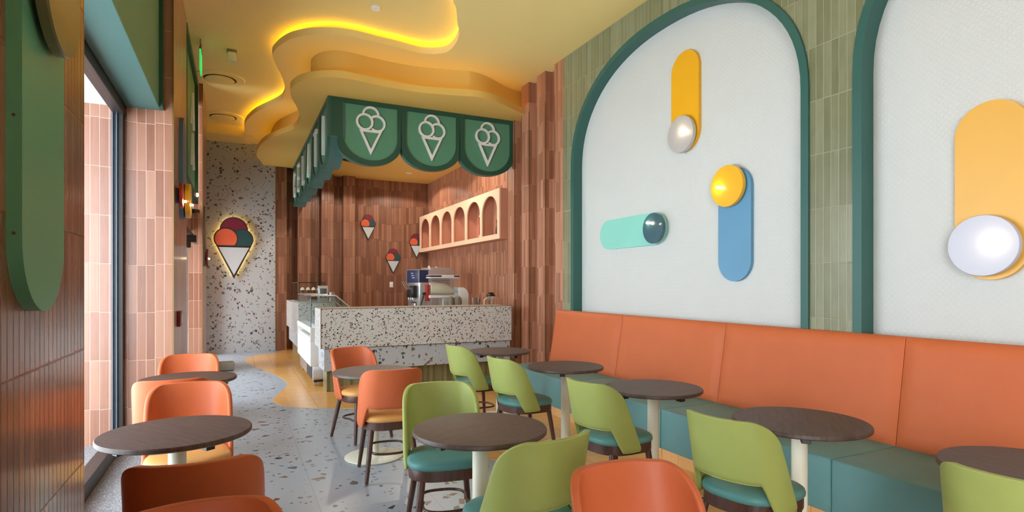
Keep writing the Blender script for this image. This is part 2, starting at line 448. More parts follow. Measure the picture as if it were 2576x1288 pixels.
for k, A in enumerate((A1, A2)):
    bm = B(); band(bm, arch_pts(A[0], A[1]), arch_pts(A[0], A[1], .068), XR-.018, XP+.005, 'x', closed=False)
    struct('trim_%d' % (k+1), bm, M['teal_frame'], smooth=40)
# terracotta ribs of the right wall
bm = B()
prof = [(XR+.13, 6.80), (XR, 6.801), (XR, 7.045), (XR+.125, 7.045)]
y = 7.32
while y < 8.5:
    prof += [(XR+.125, y), (XR, y), (XR, y+.25), (XR+.125, y+.25)]; y += .515
prof += [(XK, 8.62), (XK, YB), (XK+.15, YB), (XK+.15, 6.80)]
prism(bm, prof, 0, ZA+.02, 'z'); struct('wall_right_ribbed', bm, M['ter'])
bm = B()
for y in (7.045, 7.32, 7.57, 7.835, 8.085, 8.35, 8.60): box(bm, XR-.003, XR+.006, y-.005, y+.005, 0, ZB)
struct('trim_3', bm, M['gold'])
# back wall of the kitchen with its ribs
bm = B()
prof = [(.80, YT), (1.03, YT), (1.03, YB)]
for x in (1.28, 1.80, 2.30):
    prof += [(x-.01, YB), (x-.01, YT), (x+.26, YT), (x+.26, YB)]
prof += [(XK+.1, YB), (XK+.1, YB+.15), (.80, YB+.15)]
prism(bm, prof, 0, ZC, 'z'); struct('wall_back_ribbed', bm, M['ter_dark'])
bm = B()
for x in (1.03, 1.54, 2.06, 2.56): box(bm, x-.006, x+.004, YT-.004, YT+.008, 0, ZB)
struct('trim_4', bm, M['gold'])
bm = B(); box(bm, -.75, .80, YT, YT+.15, 0, ZC+.1); struct('wall_back', bm, M['terrazzo_wall'])
bm = B(); box(bm, .79, .812, YT-.006, YT+.01, 0, ZC); struct('trim_5', bm, M['gold'])

# left side piers
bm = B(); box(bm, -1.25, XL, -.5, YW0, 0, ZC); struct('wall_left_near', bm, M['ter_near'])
bm = B(); box(bm, -2.4, XL, YW1, YD0, 0, ZC); struct('wall_left_middle', bm, M['ter_left'])
bm = B(); box(bm, -1.6, XL+.055, YD1, 12.0, 0, ZC); struct('wall_left_far', bm, M['ter_left'])
bm = B(); box(bm, -1.6, XL-.05, 12.0, YT+.1, 2.9, ZC); box(bm, -1.6, XL-.05, 13.6, YT+.1, 0, 2.9); box(bm, -1.6, XL-.05, 12.0, 12.4, 0, 2.9); struct('wall_left_end', bm, M['ter_left'])
bm = B(); box(bm, XL-.008, XL+.006, YW1-.006, YW1+.02, 0, ZC); box(bm, XL+.047, XL+.061, YD1-.006, YD1+.02, 0, ZC)
struct('trim_6', bm, M['gold'])
# header over the left openings
bm = B(); box(bm, -1.25, XL-.14, YW0, YW1, 3.36, ZC); box(bm, -1.25, XL-.05, YD0, YD1, 4.45, ZC); box(bm, -1.25, XL-.12, YD0, YD1, 2.36, 2.75)
struct('wall_left_header', bm, M['ter_left'])
# back of the room behind the camera: side windows and street front frames
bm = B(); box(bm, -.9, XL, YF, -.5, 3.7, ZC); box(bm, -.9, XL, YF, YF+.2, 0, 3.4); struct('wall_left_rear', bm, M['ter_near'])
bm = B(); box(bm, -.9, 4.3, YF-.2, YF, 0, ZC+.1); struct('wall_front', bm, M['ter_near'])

# ceiling: upper slab, floating wave layers
bm = B(); box(bm, -2.6, 4.7, YF, 14.4, ZC, ZC+.15); struct('ceiling', bm, M['ceil'])
Ao = [(1.5, YF), (1.75, 0), (1.9, 3), (2.05, 5.0), (2.15, 5.9), (2.24, 6.09), (2.4, 6.47), (2.51, 6.7), (2.57, 7.02), (2.56, 7.29), (2.47, 7.41), (2.36, 7.47), (2.21, 7.5), (1.91, 7.45), (1.65, 7.42), (1.39, 7.38), (1.16, 7.39), (.98, 7.46), (.81, 7.57), (.64, 7.76), (.53, 8.0), (.47, 8.22), (.44, 8.45), (.5, 8.77), (.58, 9.09), (.66, 9.49), (.7, 9.82), (.71, 10.02), (.7, 10.29), (.65, 10.51), (.55, 10.79), (.41, 11.13), (.3, 11.44), (.22, 11.78), (.16, 12.15), (.14, 12.6), (.17, 13.3), (.2, YT+.05)]
Bo = [(4.25, 8.02), (4.02, 7.96), (3.58, 7.69), (3.3, 7.57), (3.07, 7.54), (2.87, 7.59), (2.56, 7.66), (2.28, 7.71), (1.97, 7.7), (1.65, 7.66), (1.39, 7.61), (1.19, 7.62), (1.01, 7.7), (.84, 7.85), (.74, 8.03), (.68, 8.25), (.67, 8.45), (.72, 8.77), (.81, 9.12), (.91, 9.63), (.92, 9.86), (.92, 10.21), (.87, 10.52), (.72, 10.9), (.57, 11.3), (.46, 11.69), (.4, 12.09), (.37, 12.64), (.39, 13.09), (.47, 13.5), (.55, YT+.05)]
ac = smooth_curve(Ao, 4); bc = smooth_curve(Bo, 4)
closeA = [(4.6, YT+.1), (4.6, YF)]; closeB = [(4.7, YT+.3), (4.7, 8.02)]
# upper wave: a rim that floats clear of the ceiling, a recessed riser above it, a led strip between
bm = B(); prism(bm, ac+closeA, ZA, ZA+.09, 'z'); struct('ceiling_wave_upper', bm, M['ceil'], smooth=40)
bm = B(); prism(bm, offset_curve(ac, .15)+closeA, ZA+.09, ZC, 'z'); struct('ceiling_riser_upper', bm, M['ceil'], smooth=40)
bm = B(); prism(bm, bc+closeB, ZB, ZB+.095, 'z'); struct('ceiling_wave_lower', bm, M['ceil_b'], smooth=40)
bi = offset_curve(bc, .27)
bm = B(); prism(bm, bi+closeB, ZB+.095, ZA, 'z'); struct('ceiling_riser_lower', bm, M['ceil_b'], smooth=40)
bm = B(); box(bm, 1.22, 4.6, 8.5, YB+.1, ZK, ZB+.01); struct('ceiling_kitchen', bm, M['ceil_b'])
def strip(P, d0, d1, z, h, mat):
    a = offset_curve(P, d0); b = offset_curve(P, d1); bm = B()
    band(bm, a, b, z, z+h, 'z', closed=False)
    return tag(obj('led_strip', bm, mat), '', 'light strip')
o = strip(ac[4:-2], .125, .14, ZA+.092, .012, M['led']); o['label'] = 'bright yellow light strip hidden behind the rim of the upper ceiling wave'
o = strip(bc[2:-2], .235, .25, ZB+.098, .012, M['led_b']); o['label'] = 'dim yellow light strip hidden behind the rim of the lower ceiling wave'
bm = B(); box(bm, XL-.1, .3, 13.2, YT+.05, 4.62, ZC+.01); struct('ceiling_bulkhead', bm, M['ceil'])

# ================================================================== WINDOWS
# big side window: charcoal frame in the niche, clear pane, pale canopy and tiled pier outside
def window(n, y0, y1, z1, label=None):
    bm = B()
    for a, b, c, d in ((y0, y0+.06, 0, z1), (y1-.075, y1, 0, z1)): box(bm, XG-.05, XG+.03, a, b, c, d, .004)
    box(bm, XG-.05, XG+.05, y0, y1, .0, .12, .004); box(bm, XG-.05, XG+.04, y0, y1, z1-.12, z1, .004)
    w = struct('window_%d' % n, bm, M['frame'])
    bm = B(); box(bm, XG-.058, XG-.045, y1-.10, y1, .0, z1-.05); box(bm, XG-.02, XG-.012, y1-.105, y1-.075, .12, z1-.12)
    obj('frame_edge', bm, M['frame_grey'], w)
    bm = B(); box(bm, XG-.012, XG-.006, y0+.05, y1-.07, .11, z1-.11); obj('pane', bm, M['pane'], w)
    return w
window(1, YW0, YW1, 3.22)
bm = B(); box(bm, -3.2, XG-.06, 2.2, YW1, 3.19, 3.5); struct('canopy', bm, M['pale_ext'])
# side window behind the camera
bm = B()
for y in (YF+.2, -3.5, -2.0, -.56): box(bm, XL-.12, XL-.04, y, y+.06, 0, 3.7)
box(bm, XL-.12, XL-.04, YF+.2, -.5, 0, .1)
struct('window_2', bm, M['frame'])

# ================================================================== GREEN FASCIAS
def rounded_u(x0, x1, ztop, zc, r_bottom, n=24):
    """shield outline: straight sides down to zc then an elliptic bottom"""
    cx = (x0+x1)/2; a = (x1-x0)/2
    return [(x0, ztop)] + [(cx + a*math.cos(PI+PI*i/n), zc - r_bottom*abs(math.sin(PI*i/n))) for i in range(n+1)] + [(x1, ztop)]
def scallop_fascia(cuts, ztop, zcusp, zlow, n=20):
    P = [(cuts[0], ztop)]
    for a, b in zip(cuts[:-1], cuts[1:]):
        c = (a+b)/2; r = (b-a)/2
        for i in range(n+1):
            t = PI + PI*i/n
            P.append((c + r*.985*math.cos(t), zcusp + (zcusp-zlow)*math.sin(t)))
    P.append((cuts[-1], ztop)); return P
aw = thing('awning', 'bottle green scalloped canopy hanging from the ceiling around the counter', 'awning', (1.2, 8.4, ZB))
def aput(name, bm, mat, parent=None, smooth=35):
    o = obj(name, bm, mat, parent or aw, smooth)
    if (parent or aw) == aw: o.matrix_parent_inverse = Matrix.Translation((-1.2, -8.4, -ZB))
    return o
PW = .93
# front fascia with three shields
cuts = [1.29 + PW*k for k in range(4)]
Pf = [(1.2, ZB), (1.2, 3.73), (1.285, 3.73)] + scallop_fascia(cuts, ZB, 3.535, 3.25)[1:]
bm = B(); prism(bm, Pf, 8.43, 8.53, 'y'); aput('front_board', bm, M['teal_soffit'])
for k in range(3):
    x0 = cuts[k]+.085; x1 = cuts[k+1]-.06
    if k == 2: x1 = 4.06
# dark face frame with shield openings, laid proud of the board
bm = B()
for k in range(3):
    x0 = cuts[k]+.08; x1 = cuts[k+1]-.055
    inner = rounded_u(x0, x1, 4.115, 3.66, .345, 24)
    c = (cuts[k]+cuts[k+1])/2
    outer = []
    for (a, b) in inner:
        t = (a-x0)/(x1-x0)
        outer.append((cuts[k]+t*PW, 0))
    n = len(inner)
    out = [(cuts[k], ZB)] + [(c + PW/2*.985*math.cos(PI+PI*i/24), 3.535 + .285*math.sin(PI+PI*i/24)) for i in range(25)] + [(cuts[k+1], ZB)]
    band(bm, out, inner, 8.395, 8.431, 'y')
box(bm, 1.2, 1.298, 8.394, 8.431, 3.62, ZB)
aput('front_frame', bm, M['teal_dark'], smooth=0)
for k in range(3):
    x0 = cuts[k]+.075; x1 = cuts[k+1]-.05
    bm = B(); prism(bm, rounded_u(x0, x1, 4.12, 3.66, .35, 24), 8.418, 8.431, 'y')
    pn = aput('shield_panel', bm, M['teal_panel'])
    cx = (x0+x1)/2 + (0, 0, .0)[k]; t = 3.395
    bm = B()
    def ring(cx_, cz, r, a0, a1, w=.030, f=8.385):
        n = 40; closed = abs(a1-a0) >= 360
        o_ = arc(cx_, cz, r, a0, a1, n); i_ = arc(cx_, cz, r-w, a0, a1, n)
        if closed: o_ = o_[:-1]; i_ = i_[:-1]
        band(bm, o_, i_, f, 8.419, 'y', closed=closed)
    ring(cx-.088, t+.475, .125, 0, 360)
    ring(cx+.09, t+.465, .125, -133, 133, f=8.387)
    ring(cx, t+.585, .125, -1, 176, f=8.389)
    # cone outline
    tip = (cx, t); L = (cx-.165, t+.36); R = (cx+.165, t+.36)
    sh = lambda p, q: (cx + (p[0]-cx)*q, t+.36 - .026 - (.36-(p[1]-t))*0 if False else p[1])
    band(bm, [L, tip, R], [(cx-.118, t+.330), (cx, t+.082), (cx+.118, t+.330)], 8.383, 8.419, 'y')
    o = obj('cone_outline', bm, M['letter'], pn, 35); o['label'] = 'white raised ice cream cone outline'
# side fascia with six lettered shields
Y0 = 8.47; PS = .935
cy = [Y0 + PS*k for k in range(7)]
Ps = [(8.40, ZB), (8.40, 3.6), (8.47, 3.56)] + scallop_fascia(cy, ZB, 3.535, 3.25)[1:]
bm = B(); prism(bm, Ps, 1.205, 1.40, 'x'); aput('side_board', bm, M['teal_soffit'])
bm = B()
for k in range(6):
    inner = rounded_u(cy[k]+.08, cy[k+1]-.08, 4.115, 3.64, .33, 24); c = (cy[k]+cy[k+1])/2
    out = [(cy[k], ZB)] + [(c + PS/2*.985*math.cos(PI+PI*i/24), 3.535 + .285*math.sin(PI+PI*i/24)) for i in range(25)] + [(cy[k+1], ZB)]
    band(bm, out, inner, 1.165, 1.206, 'x')
box(bm, 1.165, 1.206, 8.395, 8.475, 3.6, ZB)
aput('side_frame', bm, M['teal_frame'], smooth=0)
def letter_mesh(ch, y0, w, z0, h, x0, x1):
    """upright sans capitals read from the street side (text runs towards -y)"""
    bm = B(); s = .055
    Y = lambda u: y0 - u*w                     # u 0..1 left to right as read
    def bar(u0, u1, v0, v1):
        box(bm, x0, x1, min(Y(u0), Y(u1)), max(Y(u0), Y(u1)), z0+v0*h, z0+v1*h, .004)
    sw = s/w; sh = s/h
    if ch == 'I': bar(.5-sw/2, .5+sw/2, 0, 1)
    if ch == 'T': bar(0, 1, 1-sh, 1); bar(.5-sw/2, .5+sw/2, 0, 1)
    if ch == 'L': bar(0, sw, 0, 1); bar(0, .9, 0, sh)
    if ch == 'E':
        bar(0, sw, 0, 1); bar(0, .9, 0, sh); bar(0, .9, 1-sh, 1); bar(0, .8, .5-sh/2, .5+sh/2)
    if ch == 'A':
        for sg in (-1, 1):
            P = [(Y(.5+sg*.5), z0), (Y(.5+sg*(.5-sw)), z0), (Y(.5+sg*.0), z0+h-.04), (Y(.5+sg*(sw*.6)), z0+h)]
            prism(bm, P if sg > 0 else P[::-1], x0, x1, 'x')
        bar(.25, .75, .25, .25+sh)
    if ch == 'G':
        n = 20; o_ = arc(0, 0, .5, 50, 320, n); 
        oo = [(Y(.5+a), z0+h*(.5+b)) for a, b in o_]
        ii = [(Y(.5+a*(1-2*sw)), z0+h*(.5+b*(1-2*sh))) for a, b in o_]
        band(bm, oo, ii, x0, x1, 'x', closed=False); bar(.5, 1, .36, .36+sh); bar(1-sw, 1, .12, .42)
    return bm
for k, ch in enumerate('ITALEG'):
    bm = B(); prism(bm, rounded_u(cy[k]+.075, cy[k+1]-.075, 4.12, 3.64, .335, 24), 1.192, 1.206, 'x')
    pn = aput('shield_panel', bm, M['teal_panel'])
    c = (cy[k]+cy[k+1])/2
    o = obj('letter', letter_mesh(ch, c+.17, .34, 3.45, .58, 1.15, 1.193), M['letter'], pn, 0)
    o['label'] = 'white raised capital letter ' + ch

# left fascias: over the window and over the door
fw = thing('window_fascia', 'jade green box fascia with a dark frame over the left side window', 'fascia', (-.8, 4.6, 3.19))
def fput(name, bm, mat, root):
    o = obj(name, bm, mat, root, 35); o.matrix_parent_inverse = Matrix.Translation(-root.location); return o
bm = B(); box(bm, XG+.045, -.67, YW0+.004, YW1-.004, 3.195, 3.37); fput('soffit_board', bm, M['teal_soffit'], fw)
bm = B(); box(bm, -.70, -.668, YW0+.004, YW1-.1, 3.1965, ZC-.01); fput('face_panel', bm, M['teal_panel'], fw)
for a, b in ((YW1-.12, YW1-.004), (YW0+.004, YW0+.08)):
    bm = B(); box(bm, -.70, -.635, a, b, 3.1965, ZC-.01); fput('face_frame', bm, M['teal_dark'], fw)
fd = thing('door_fascia', 'jade green lettered fascia with a dark frame over the left entrance door', 'fascia', (-.6, 9.4, 2.9))
bm = B(); box(bm, -.68, -.60, YD0+.03, 10.45, 2.82, 4.75, .01); fput('face_panel', bm, M['teal_panel'], fd)
o_ = [(YD0+.03, 2.80), (10.5, 2.80), (10.5, 4.78), (YD0+.03, 4.78)]; i_ = [(YD0+.10, 2.90), (10.40, 2.90), (10.40, 4.68), (YD0+.10, 4.68)]
bm = B(); band(bm, o_, i_, -.69, -.555, 'x'); fput('face_frame', bm, M['teal_dark'], fd)
for k, (z, ch) in enumerate(((3.85, 'A'), (3.25, 'A'))):
    fput('letter', letter_mesh(ch, 9.95, .5, z, .5, -.60, -.57), M['letter'], fd)

# ================================================================== PILL WALL LAMPS
def capsule(w, l, n=24):
    r = w/2
    return [(r*math.cos(PI*i/n), l/2-r + r*math.sin(PI*i/n)) for i in range(n+1)] + [(r*math.cos(PI+PI*i/n), -l/2+r + r*math.sin(PI+PI*i/n)) for i in range(n+1)]
def pill_lamp(label, x, y, z, w, l, tilt, face, plate_mat, disc_mat, disc_at, disc_r, bulb_at, t=.035, dt=.04, group=None, bulb=True, screws=False):
    """face = -1 looks towards -x, +1 towards +x; disc_at / bulb_at are (dy, dz)"""
    th = thing('wall_lamp', label, 'wall lamp', (x, y, z), 0, group)
    c, s = math.cos(tilt), math.sin(tilt)
    P = [(a*c-b*s, a*s+b*c) for a, b in capsule(w, l)]
    bm = B(); prism(bm, P, 0, face*t, 'x', bev=.004); bp = obj('back_plate', bm, M[plate_mat], th)
    if screws:
        for zz in (-.42, -.10, .22):
            q = B(); lathe(q, [(.004, -.004), (.004, .004)], 10, (face*t*.5, -w/2, zz), 'y'); obj('screw', q, M['steel_dark'], bp)
    bm = B(); a, b = disc_at
    lathe(bm, [(.03, 0), (.03, face*.02)], 20, (face*t, a, b), 'x')
    n = [(disc_r*.97, 0), (disc_r, face*.004), (disc_r, face*(dt-.006)), (disc_r*.985, face*dt), (.001, face*(dt+.0015))]
    lathe(bm, n, 56, (face*(t+.012), a, b), 'x'); obj('disc', bm, M[disc_mat], th, 12)
    if bulb:
        bm = B(); a, b = bulb_at; X0 = face*(t+.012+dt)
        bmesh.ops.create_uvsphere(bm, u_segments=16, v_segments=10, radius=.014, matrix=Matrix.Translation((X0+face*.016, a, b)))
        obj('bulb', bm, M['bulb'], th)
        bm = B(); lathe(bm, [(.012, 0), (.009, face*.01)], 14, (X0, a, b), 'x'); obj('lamp_holder', bm, M['gold'], th)
        lamp_light('lamp_glow', 'POINT', (x+X0+face*.06, y+a, z+b), .22, (1, .82, .6), .02).parent = None
    return th
PX = XP
pill_lamp('yellow pill-shaped wall lamp with a silver disc at its foot, in the far arch', PX, 4.52, 3.40, .40, 1.03, 0, -1, 'yellow', 'mirror', (.01, -.35), .19, (-.02, -.325))
pill_lamp('mint horizontal pill-shaped wall lamp with a dark petrol disc', PX, 5.43, 2.12, .36, 1.22, PI/2, -1, 'mint', 'petrol', (-.47, .0), .17, (-.40, .065))
pill_lamp('sky blue pill-shaped wall lamp topped by a glossy yellow disc', PX, 3.87, 2.06, .385, 1.06, 0, -1, 'sky', 'yellow_disc', (.045, .36), .195, (.14, .36))
pill_lamp('large amber pill-shaped wall lamp with a pale grey disc, in the near arch', PX, 1.87, 2.08, .385, 1.10, 0, -1, 'amber', 'lilac', (.02, -.34), .188, (-.04, -.325))
pill_lamp('green pill-shaped wall lamp with an olive disc on the near left pier', XL, 2.185, 2.06, .42, 1.28, 0, 1, 'jade_lamp', 'olive', (.005, .35), .20, (.02, .44), screws=True, dt=.035)
pill_lamp('slate blue pill-shaped wall lamp with a yellow disc beyond the left window', XL, 7.26, 2.78, .36, 1.12, 0, 1, 'slate', 'yellow_disc', (.02, -.35), .19, (-.05, -.40), t=.04, dt=.05)
pill_lamp('taupe pill-shaped wall lamp with a maroon disc on the far left pier', XL+.055, 11.0, 2.32, .28, 1.02, 0, 1, 'grey_box', 'maroon', (.0, -.37), .16, (-.05, -.38), t=.03, dt=.03)
pill_lamp('small red disc wall lamp beside the left window corner', XL, 6.80, 2.42, .14, .16, 0, 1, 'slate', 'red', (0, 0), .13, (.06, -.05), t=.02, dt=.03)

# ================================================================== ICE CREAM CONE SIGNS
def circle_pts(cx, cz, r, n=36): return arc(cx, cz, r, 0, 360, n)[:-1]
def cone_sign(label, x, y, z, k, halo=False, group=None):
    """x,z = centre of the straight cone top; k scale (metres of the sign's height); faces -y"""
    th = thing('ice_cream_sign', label, 'sign', (x, y, z), 0, group)
    W_ = .285*k
    sil_cone = [(-.262*k, .005*k), (0, -.52*k), (.262*k, .005*k)]
    t = .05*k if not halo else .05
    b = -.055 if halo else -.002
    top = (0, .27*k, .205*k); lf = (-.115*k, .125*k, .175*k); rt = (.115*k, .12*k, .17*k)
    def plate(bm, shrink, y0, y1):
        for cx, cz, r in (top, lf, rt): prism(bm, circle_pts(cx, cz, r-shrink), y0, y1, 'y')
        q = shrink
        prism(bm, [(-.262*k+q*1.2, .03*k), (0, -.52*k+q*2.1), (.262*k-q*1.2, .03*k)], y0, y1, 'y')
    bm = B(); plate(bm, 0, b, b-t); obj('outline_plate', bm, M['c_line'], th)
    if halo:
        bm = B(); plate(bm, .03, -.02, -.05); obj('halo_light', bm, M['halo'], th)
    l = .017*k; f = b-t
    def scoop(nm, cx, cz, r, mat, d):
        bm = B()
        P = [(a, max(c_, .02*k)) for a, c_ in circle_pts(cx, cz, r-l, 48)]
        prism(bm, P, f+.001, f-d, 'y'); obj(nm, bm, M[mat], th)
    bm = B(); prism(bm, circle_pts(top[0], top[1], top[2]-l, 48), f+.001, f-.004, 'y'); obj('top_scoop', bm, M['plum'], th)
    bm = B()
    for cx, cz, r in (lf, rt): prism(bm, [(a, max(c_, -.0)) for a, c_ in circle_pts(cx, cz, r+.000, 48)], f+.001, f-.006, 'y')
    obj('scoop_outline', bm, M['c_line'], th)
    scoop('right_scoop', *rt, 'c_teal', .009)
    bm = B(); prism(bm, [(a, max(c_, .0)) for a, c_ in circle_pts(lf[0], lf[1], lf[2]+.002*k, 48)], f+.001, f-.012, 'y'); obj('scoop_outline', bm, M['c_line'], th)
    scoop('left_scoop', *lf, 'c_orange', .015)
    bm = B(); prism(bm, [(-.222*k, -.012*k), (0, -.455*k), (.222*k, -.012*k)], f+.001, f-.012, 'y'); obj('cone', bm, M['sign_white'], th)
    return th
cone_sign('large backlit ice cream cone sign on the speckled terrazzo wall', -.05, YT, 2.33, 1.36, True)
cone_sign('small ice cream cone sign, highest on the terracotta kitchen wall', 2.92, YB, 2.92, .64)
cone_sign('small ice cream cone sign just above the wall switch', 3.54, YB, 2.10, .64)
cone_sign('small ice cream cone sign half hidden behind the peach arched shelf', 4.14, YB, 2.50, .64)

# ================================================================== PEACH ARCHED SHELF
sh = thing('wall_shelf', 'peach wall shelf with six arched openings above the machines', 'shelf', (4.2, 11.6, 2.32))
def sput(name, bm, mat, smooth=35):
    o = obj(name, bm, M[mat], sh, smooth); o.matrix_parent_inverse = Matrix.Translation((-4.2, -11.6, -2.32)); return o
sy0, sy1, sz0, sz1 = 9.2, 14.1, 2.32, 3.22; pit = (sy1-sy0-.10)/6
bm = B()
for k in range(6):
    a = sy0+.05+k*pit; b = a+pit; p0 = a+.05; p1 = b-.05; zc = sz0+.52; n = 20
    inner = [(p0, sz0+.09)] + [((p0+p1)/2 - (p1-p0)/2*math.cos(PI*i/n), zc + .29*math.sin(PI*i/n)) for i in range(n+1)] + [(p1, sz0+.09)]
    outer = [(a, sz0)] + [(a + (b-a)*i/n, sz1) for i in range(n+1)] + [(b, sz0)]
    band(bm, outer, inner, 4.2, 4.225, 'x')
for a, b in ((sy0, sy0+.0495), (sy1-.0495, sy1)): box(bm, 4.2, 4.225, a, b, sz0, sz1)
sput('arched_front', bm, 'shelf', 0)
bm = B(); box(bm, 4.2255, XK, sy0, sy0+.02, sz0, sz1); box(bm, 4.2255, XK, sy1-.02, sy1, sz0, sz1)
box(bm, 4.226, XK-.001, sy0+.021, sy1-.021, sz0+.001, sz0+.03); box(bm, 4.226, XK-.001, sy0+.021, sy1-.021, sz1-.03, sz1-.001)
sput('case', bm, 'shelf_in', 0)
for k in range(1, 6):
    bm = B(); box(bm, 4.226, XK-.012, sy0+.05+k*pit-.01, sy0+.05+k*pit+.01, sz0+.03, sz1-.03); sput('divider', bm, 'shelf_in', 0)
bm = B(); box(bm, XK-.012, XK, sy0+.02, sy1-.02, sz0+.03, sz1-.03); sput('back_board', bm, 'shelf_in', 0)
zb = sz0+.03
def shelf_item(name, label, cat, y, parts, g=None):
    t = thing(name, label, cat, (4.33, y, zb), 0, g)
    for nm, bm, mat in parts: obj(nm, bm, M[mat], t)
q = B(); box(q, -.06, .06, -.09, .09, 0, .50, .006); r = B(); box(r, -.066, -.058, -.075, .075, .12, .47)
shelf_item('carton', 'white and red carton standing in the second arch from the right', 'box', 10.22, [('box_body', q, 'white'), ('red_sleeve', r, 'red')])
q = B(); lathe(q, [(.045, 0), (.07, .02), (.075, .14), (.055, .24), (.06, .30)], 24)
r = B(); 
for i in range(26):
    a = i*2.4; d = .03+.05*random.random(); h = .30+.12*random.random()
    tube(r, [(0, 0, .26), (d*.6*math.cos(a), d*.6*math.sin(a), h-.05), (d*math.cos(a), d*math.sin(a), h)], [.006, .01, .002], 6)
shelf_item('vase', 'dark brown vase of dried twigs in the nearest arch of the shelf', 'vase', 9.48, [('vase_body', q, 'dwood'), ('twigs', r, 'dwood')])
q = B(); box(q, .085, .105, -.15, .15, 0, .56, .004); r = B(); box(r, .081, .086, -.13, .13, .02, .54)
shelf_item('framed_print', 'pale blue framed print leaning behind the dark vase', 'picture', 9.50, [('frame', q, 'gold'), ('sheet', r, 'pale_ext')])
q = B(); lathe(q, [(.04, 0), (.06, .03), (.055, .18), (.03, .24), (.032, .30)], 20)
shelf_item('bottle', 'dark bottle standing in the third arch from the right', 'bottle', 11.05, [('bottle_body', q, 'dwood')])

# ================================================================== COUNTER
ct = thing('counter', 'white speckled terrazzo service counter on an olive tiled base', 'counter', (1.1, 8.3, 0))
def cput(name, bm, mat, smooth=0):
    o = obj(name, bm, M[mat], ct, smooth); o.matrix_parent_inverse = Matrix.Translation((-1.1, -8.3, 0)); return o
bm = B(); box(bm, 1.02, 3.86, 8.0, 8.66, .635, 1.172, .003); cput('upper_block', bm, 'terrazzo_counter')
bm = B(); box(bm, 1.07, 3.86, 8.06, 8.64, .32, .622); cput('lower_block', bm, 'terrazzo_wall')
bm = B(); box(bm, 1.09, 3.86, 8.08, 8.62, .615, .64); cput('joint_strip', bm, 'gold')  # recessed gold strip in the joint between the two blocks
bm = B(); box(bm, 1.13, 3.86, 8.27, 8.62, 0, .325); cput('base', bm, 'base_tile')
bm = B(); box(bm, 1.016, 1.024, 7.995, 8.003, .635, 1.175); box(bm, 1.016, 3.86, 7.996, 8.004, 1.168, 1.176); cput('edge_trim', bm, 'gold')
ct2 = thing('counter', 'white speckled counter block beyond the gelato case, against the back wall', 'counter', (1.1, 12, 0))
def c2(name, bm, mat):
    o = obj(name, bm, M[mat], ct2, 0); o.matrix_parent_inverse = Matrix.Translation((-1.1, -12, 0))
bm = B(); box(bm, 1.0, 1.66, 10.95, 13.6, .60, 1.16, .003); c2('upper_block', bm, 'terrazzo_counter')
bm = B(); box(bm, 1.05, 1.66, 11.0, 13.55, .30, .59); c2('lower_block', bm, 'terrazzo_wall')
bm = B(); box(bm, 1.12, 1.62, 11.05, 13.5, 0, .31); c2('base', bm, 'base_tile')

# gelato display case on castors
gd = thing('gelato_case', 'white and steel gelato display case on castors with tall glass front', 'display case', (1.3, 9.75, 0))
def gput(name, bm, mat, smooth=30, parent=None):
    o = obj(name, bm, M[mat], parent or gd, smooth)
    if parent is None: o.matrix_parent_inverse = Matrix.Translation((-1.3, -9.75, 0))
    return o
gy0, gy1 = 8.78, 10.72; gx0, gx1 = .97, 1.66
bm = B(); box(bm, gx0, gx1, gy0, gy1, .30, .66, .01); box(bm, gx0+.03, gx1-.002, gy0+.031, gy1-.031, .655, .70)
box(bm, gx0+.001, gx1-.001, gy0+.001, gy0+.03, .65, .86); box(bm, gx0+.001, gx1-.001, gy1-.03, gy1-.001, .65, .86); box(bm, gx0+.22, gx1, gy0+.03, gy1-.03, .70, .84)
box(bm, gx0-.003, gx0+.03, gy0-.003, gy1+.003, .79, .87, .006)
gput('body', bm, 'white')
bm = B(); box(bm, gx0+.06, gx0+.22, gy0+.03, gy1-.03, .70, .705); gput('display_well', bm, 'steel')
bm = B(); box(bm, gx0+.04, gx1-.03, gy0+.02, gy1-.02, .09, .30, .004); ba = gput('steel_base', bm, 'steel')
bm = B(); box(bm, gx0+.034, gx0+.04, gy0+.12, gy0+.75, .10, .28)
for i in range(9): box(bm, gx0+.028, gx0+.036, gy0+.14, gy0+.73, .105+i*.02, .113+i*.02)
gput('vent_grille', bm, 'steel_dark')
bm = B(); box(bm, gx0+.05, gx0+.35, gy0-.01, gy0+.03, .07, .10); gput('foot_rail', bm, 'black')
prof = [(gx0+.01, .86), (gx0+.01, 1.325), (gx0+.36, 1.33), (gx1+.12, 1.02)]
bm = B(); box(bm, gx0+.008, gx0+.018, gy0+.02, gy1-.02, .86, 1.325); gput('front_glass', bm, 'glass_case')
bm = B(); prism(bm, [(gx0+.01, .86), (gx0+.01, 1.325), (gx0+.37, 1.325), (gx1+.02, 1.03), (gx1, .86)], gy0+.015, gy0+.023, 'y'); gput('side_glass', bm, 'glass_case', 0)
bm = B(); prism(bm, [(gx0+.01, .86), (gx0+.01, 1.325), (gx0+.37, 1.325), (gx1+.02, 1.03), (gx1, .86)], gy1-.023, gy1-.015, 'y'); gput('side_glass', bm, 'glass_case', 0)
bm = B(); prism(bm, [(gx0+.37, 1.318), (gx0+.37, 1.33), (gx1+.02, 1.04), (gx1+.02, 1.028)], gy0+.02, gy1-.02, 'y'); gput('rear_glass', bm, 'glass_case', 0)
bm = B(); box(bm, gx0, gx0+.38, gy0+.02, gy1-.02, 1.325, 1.332); gput('top_glass', bm, 'glass_case', 0)
for yy in (gy0+.02, gy1-.02, (gy0+gy1)/2):
    bm = B(); tube(bm, [(gx0+.01, yy, 1.335), (gx0+.37, yy, 1.335), (gx1+.02, yy, 1.038)], .009, 8); gput('glass_rail', bm, 'steel')
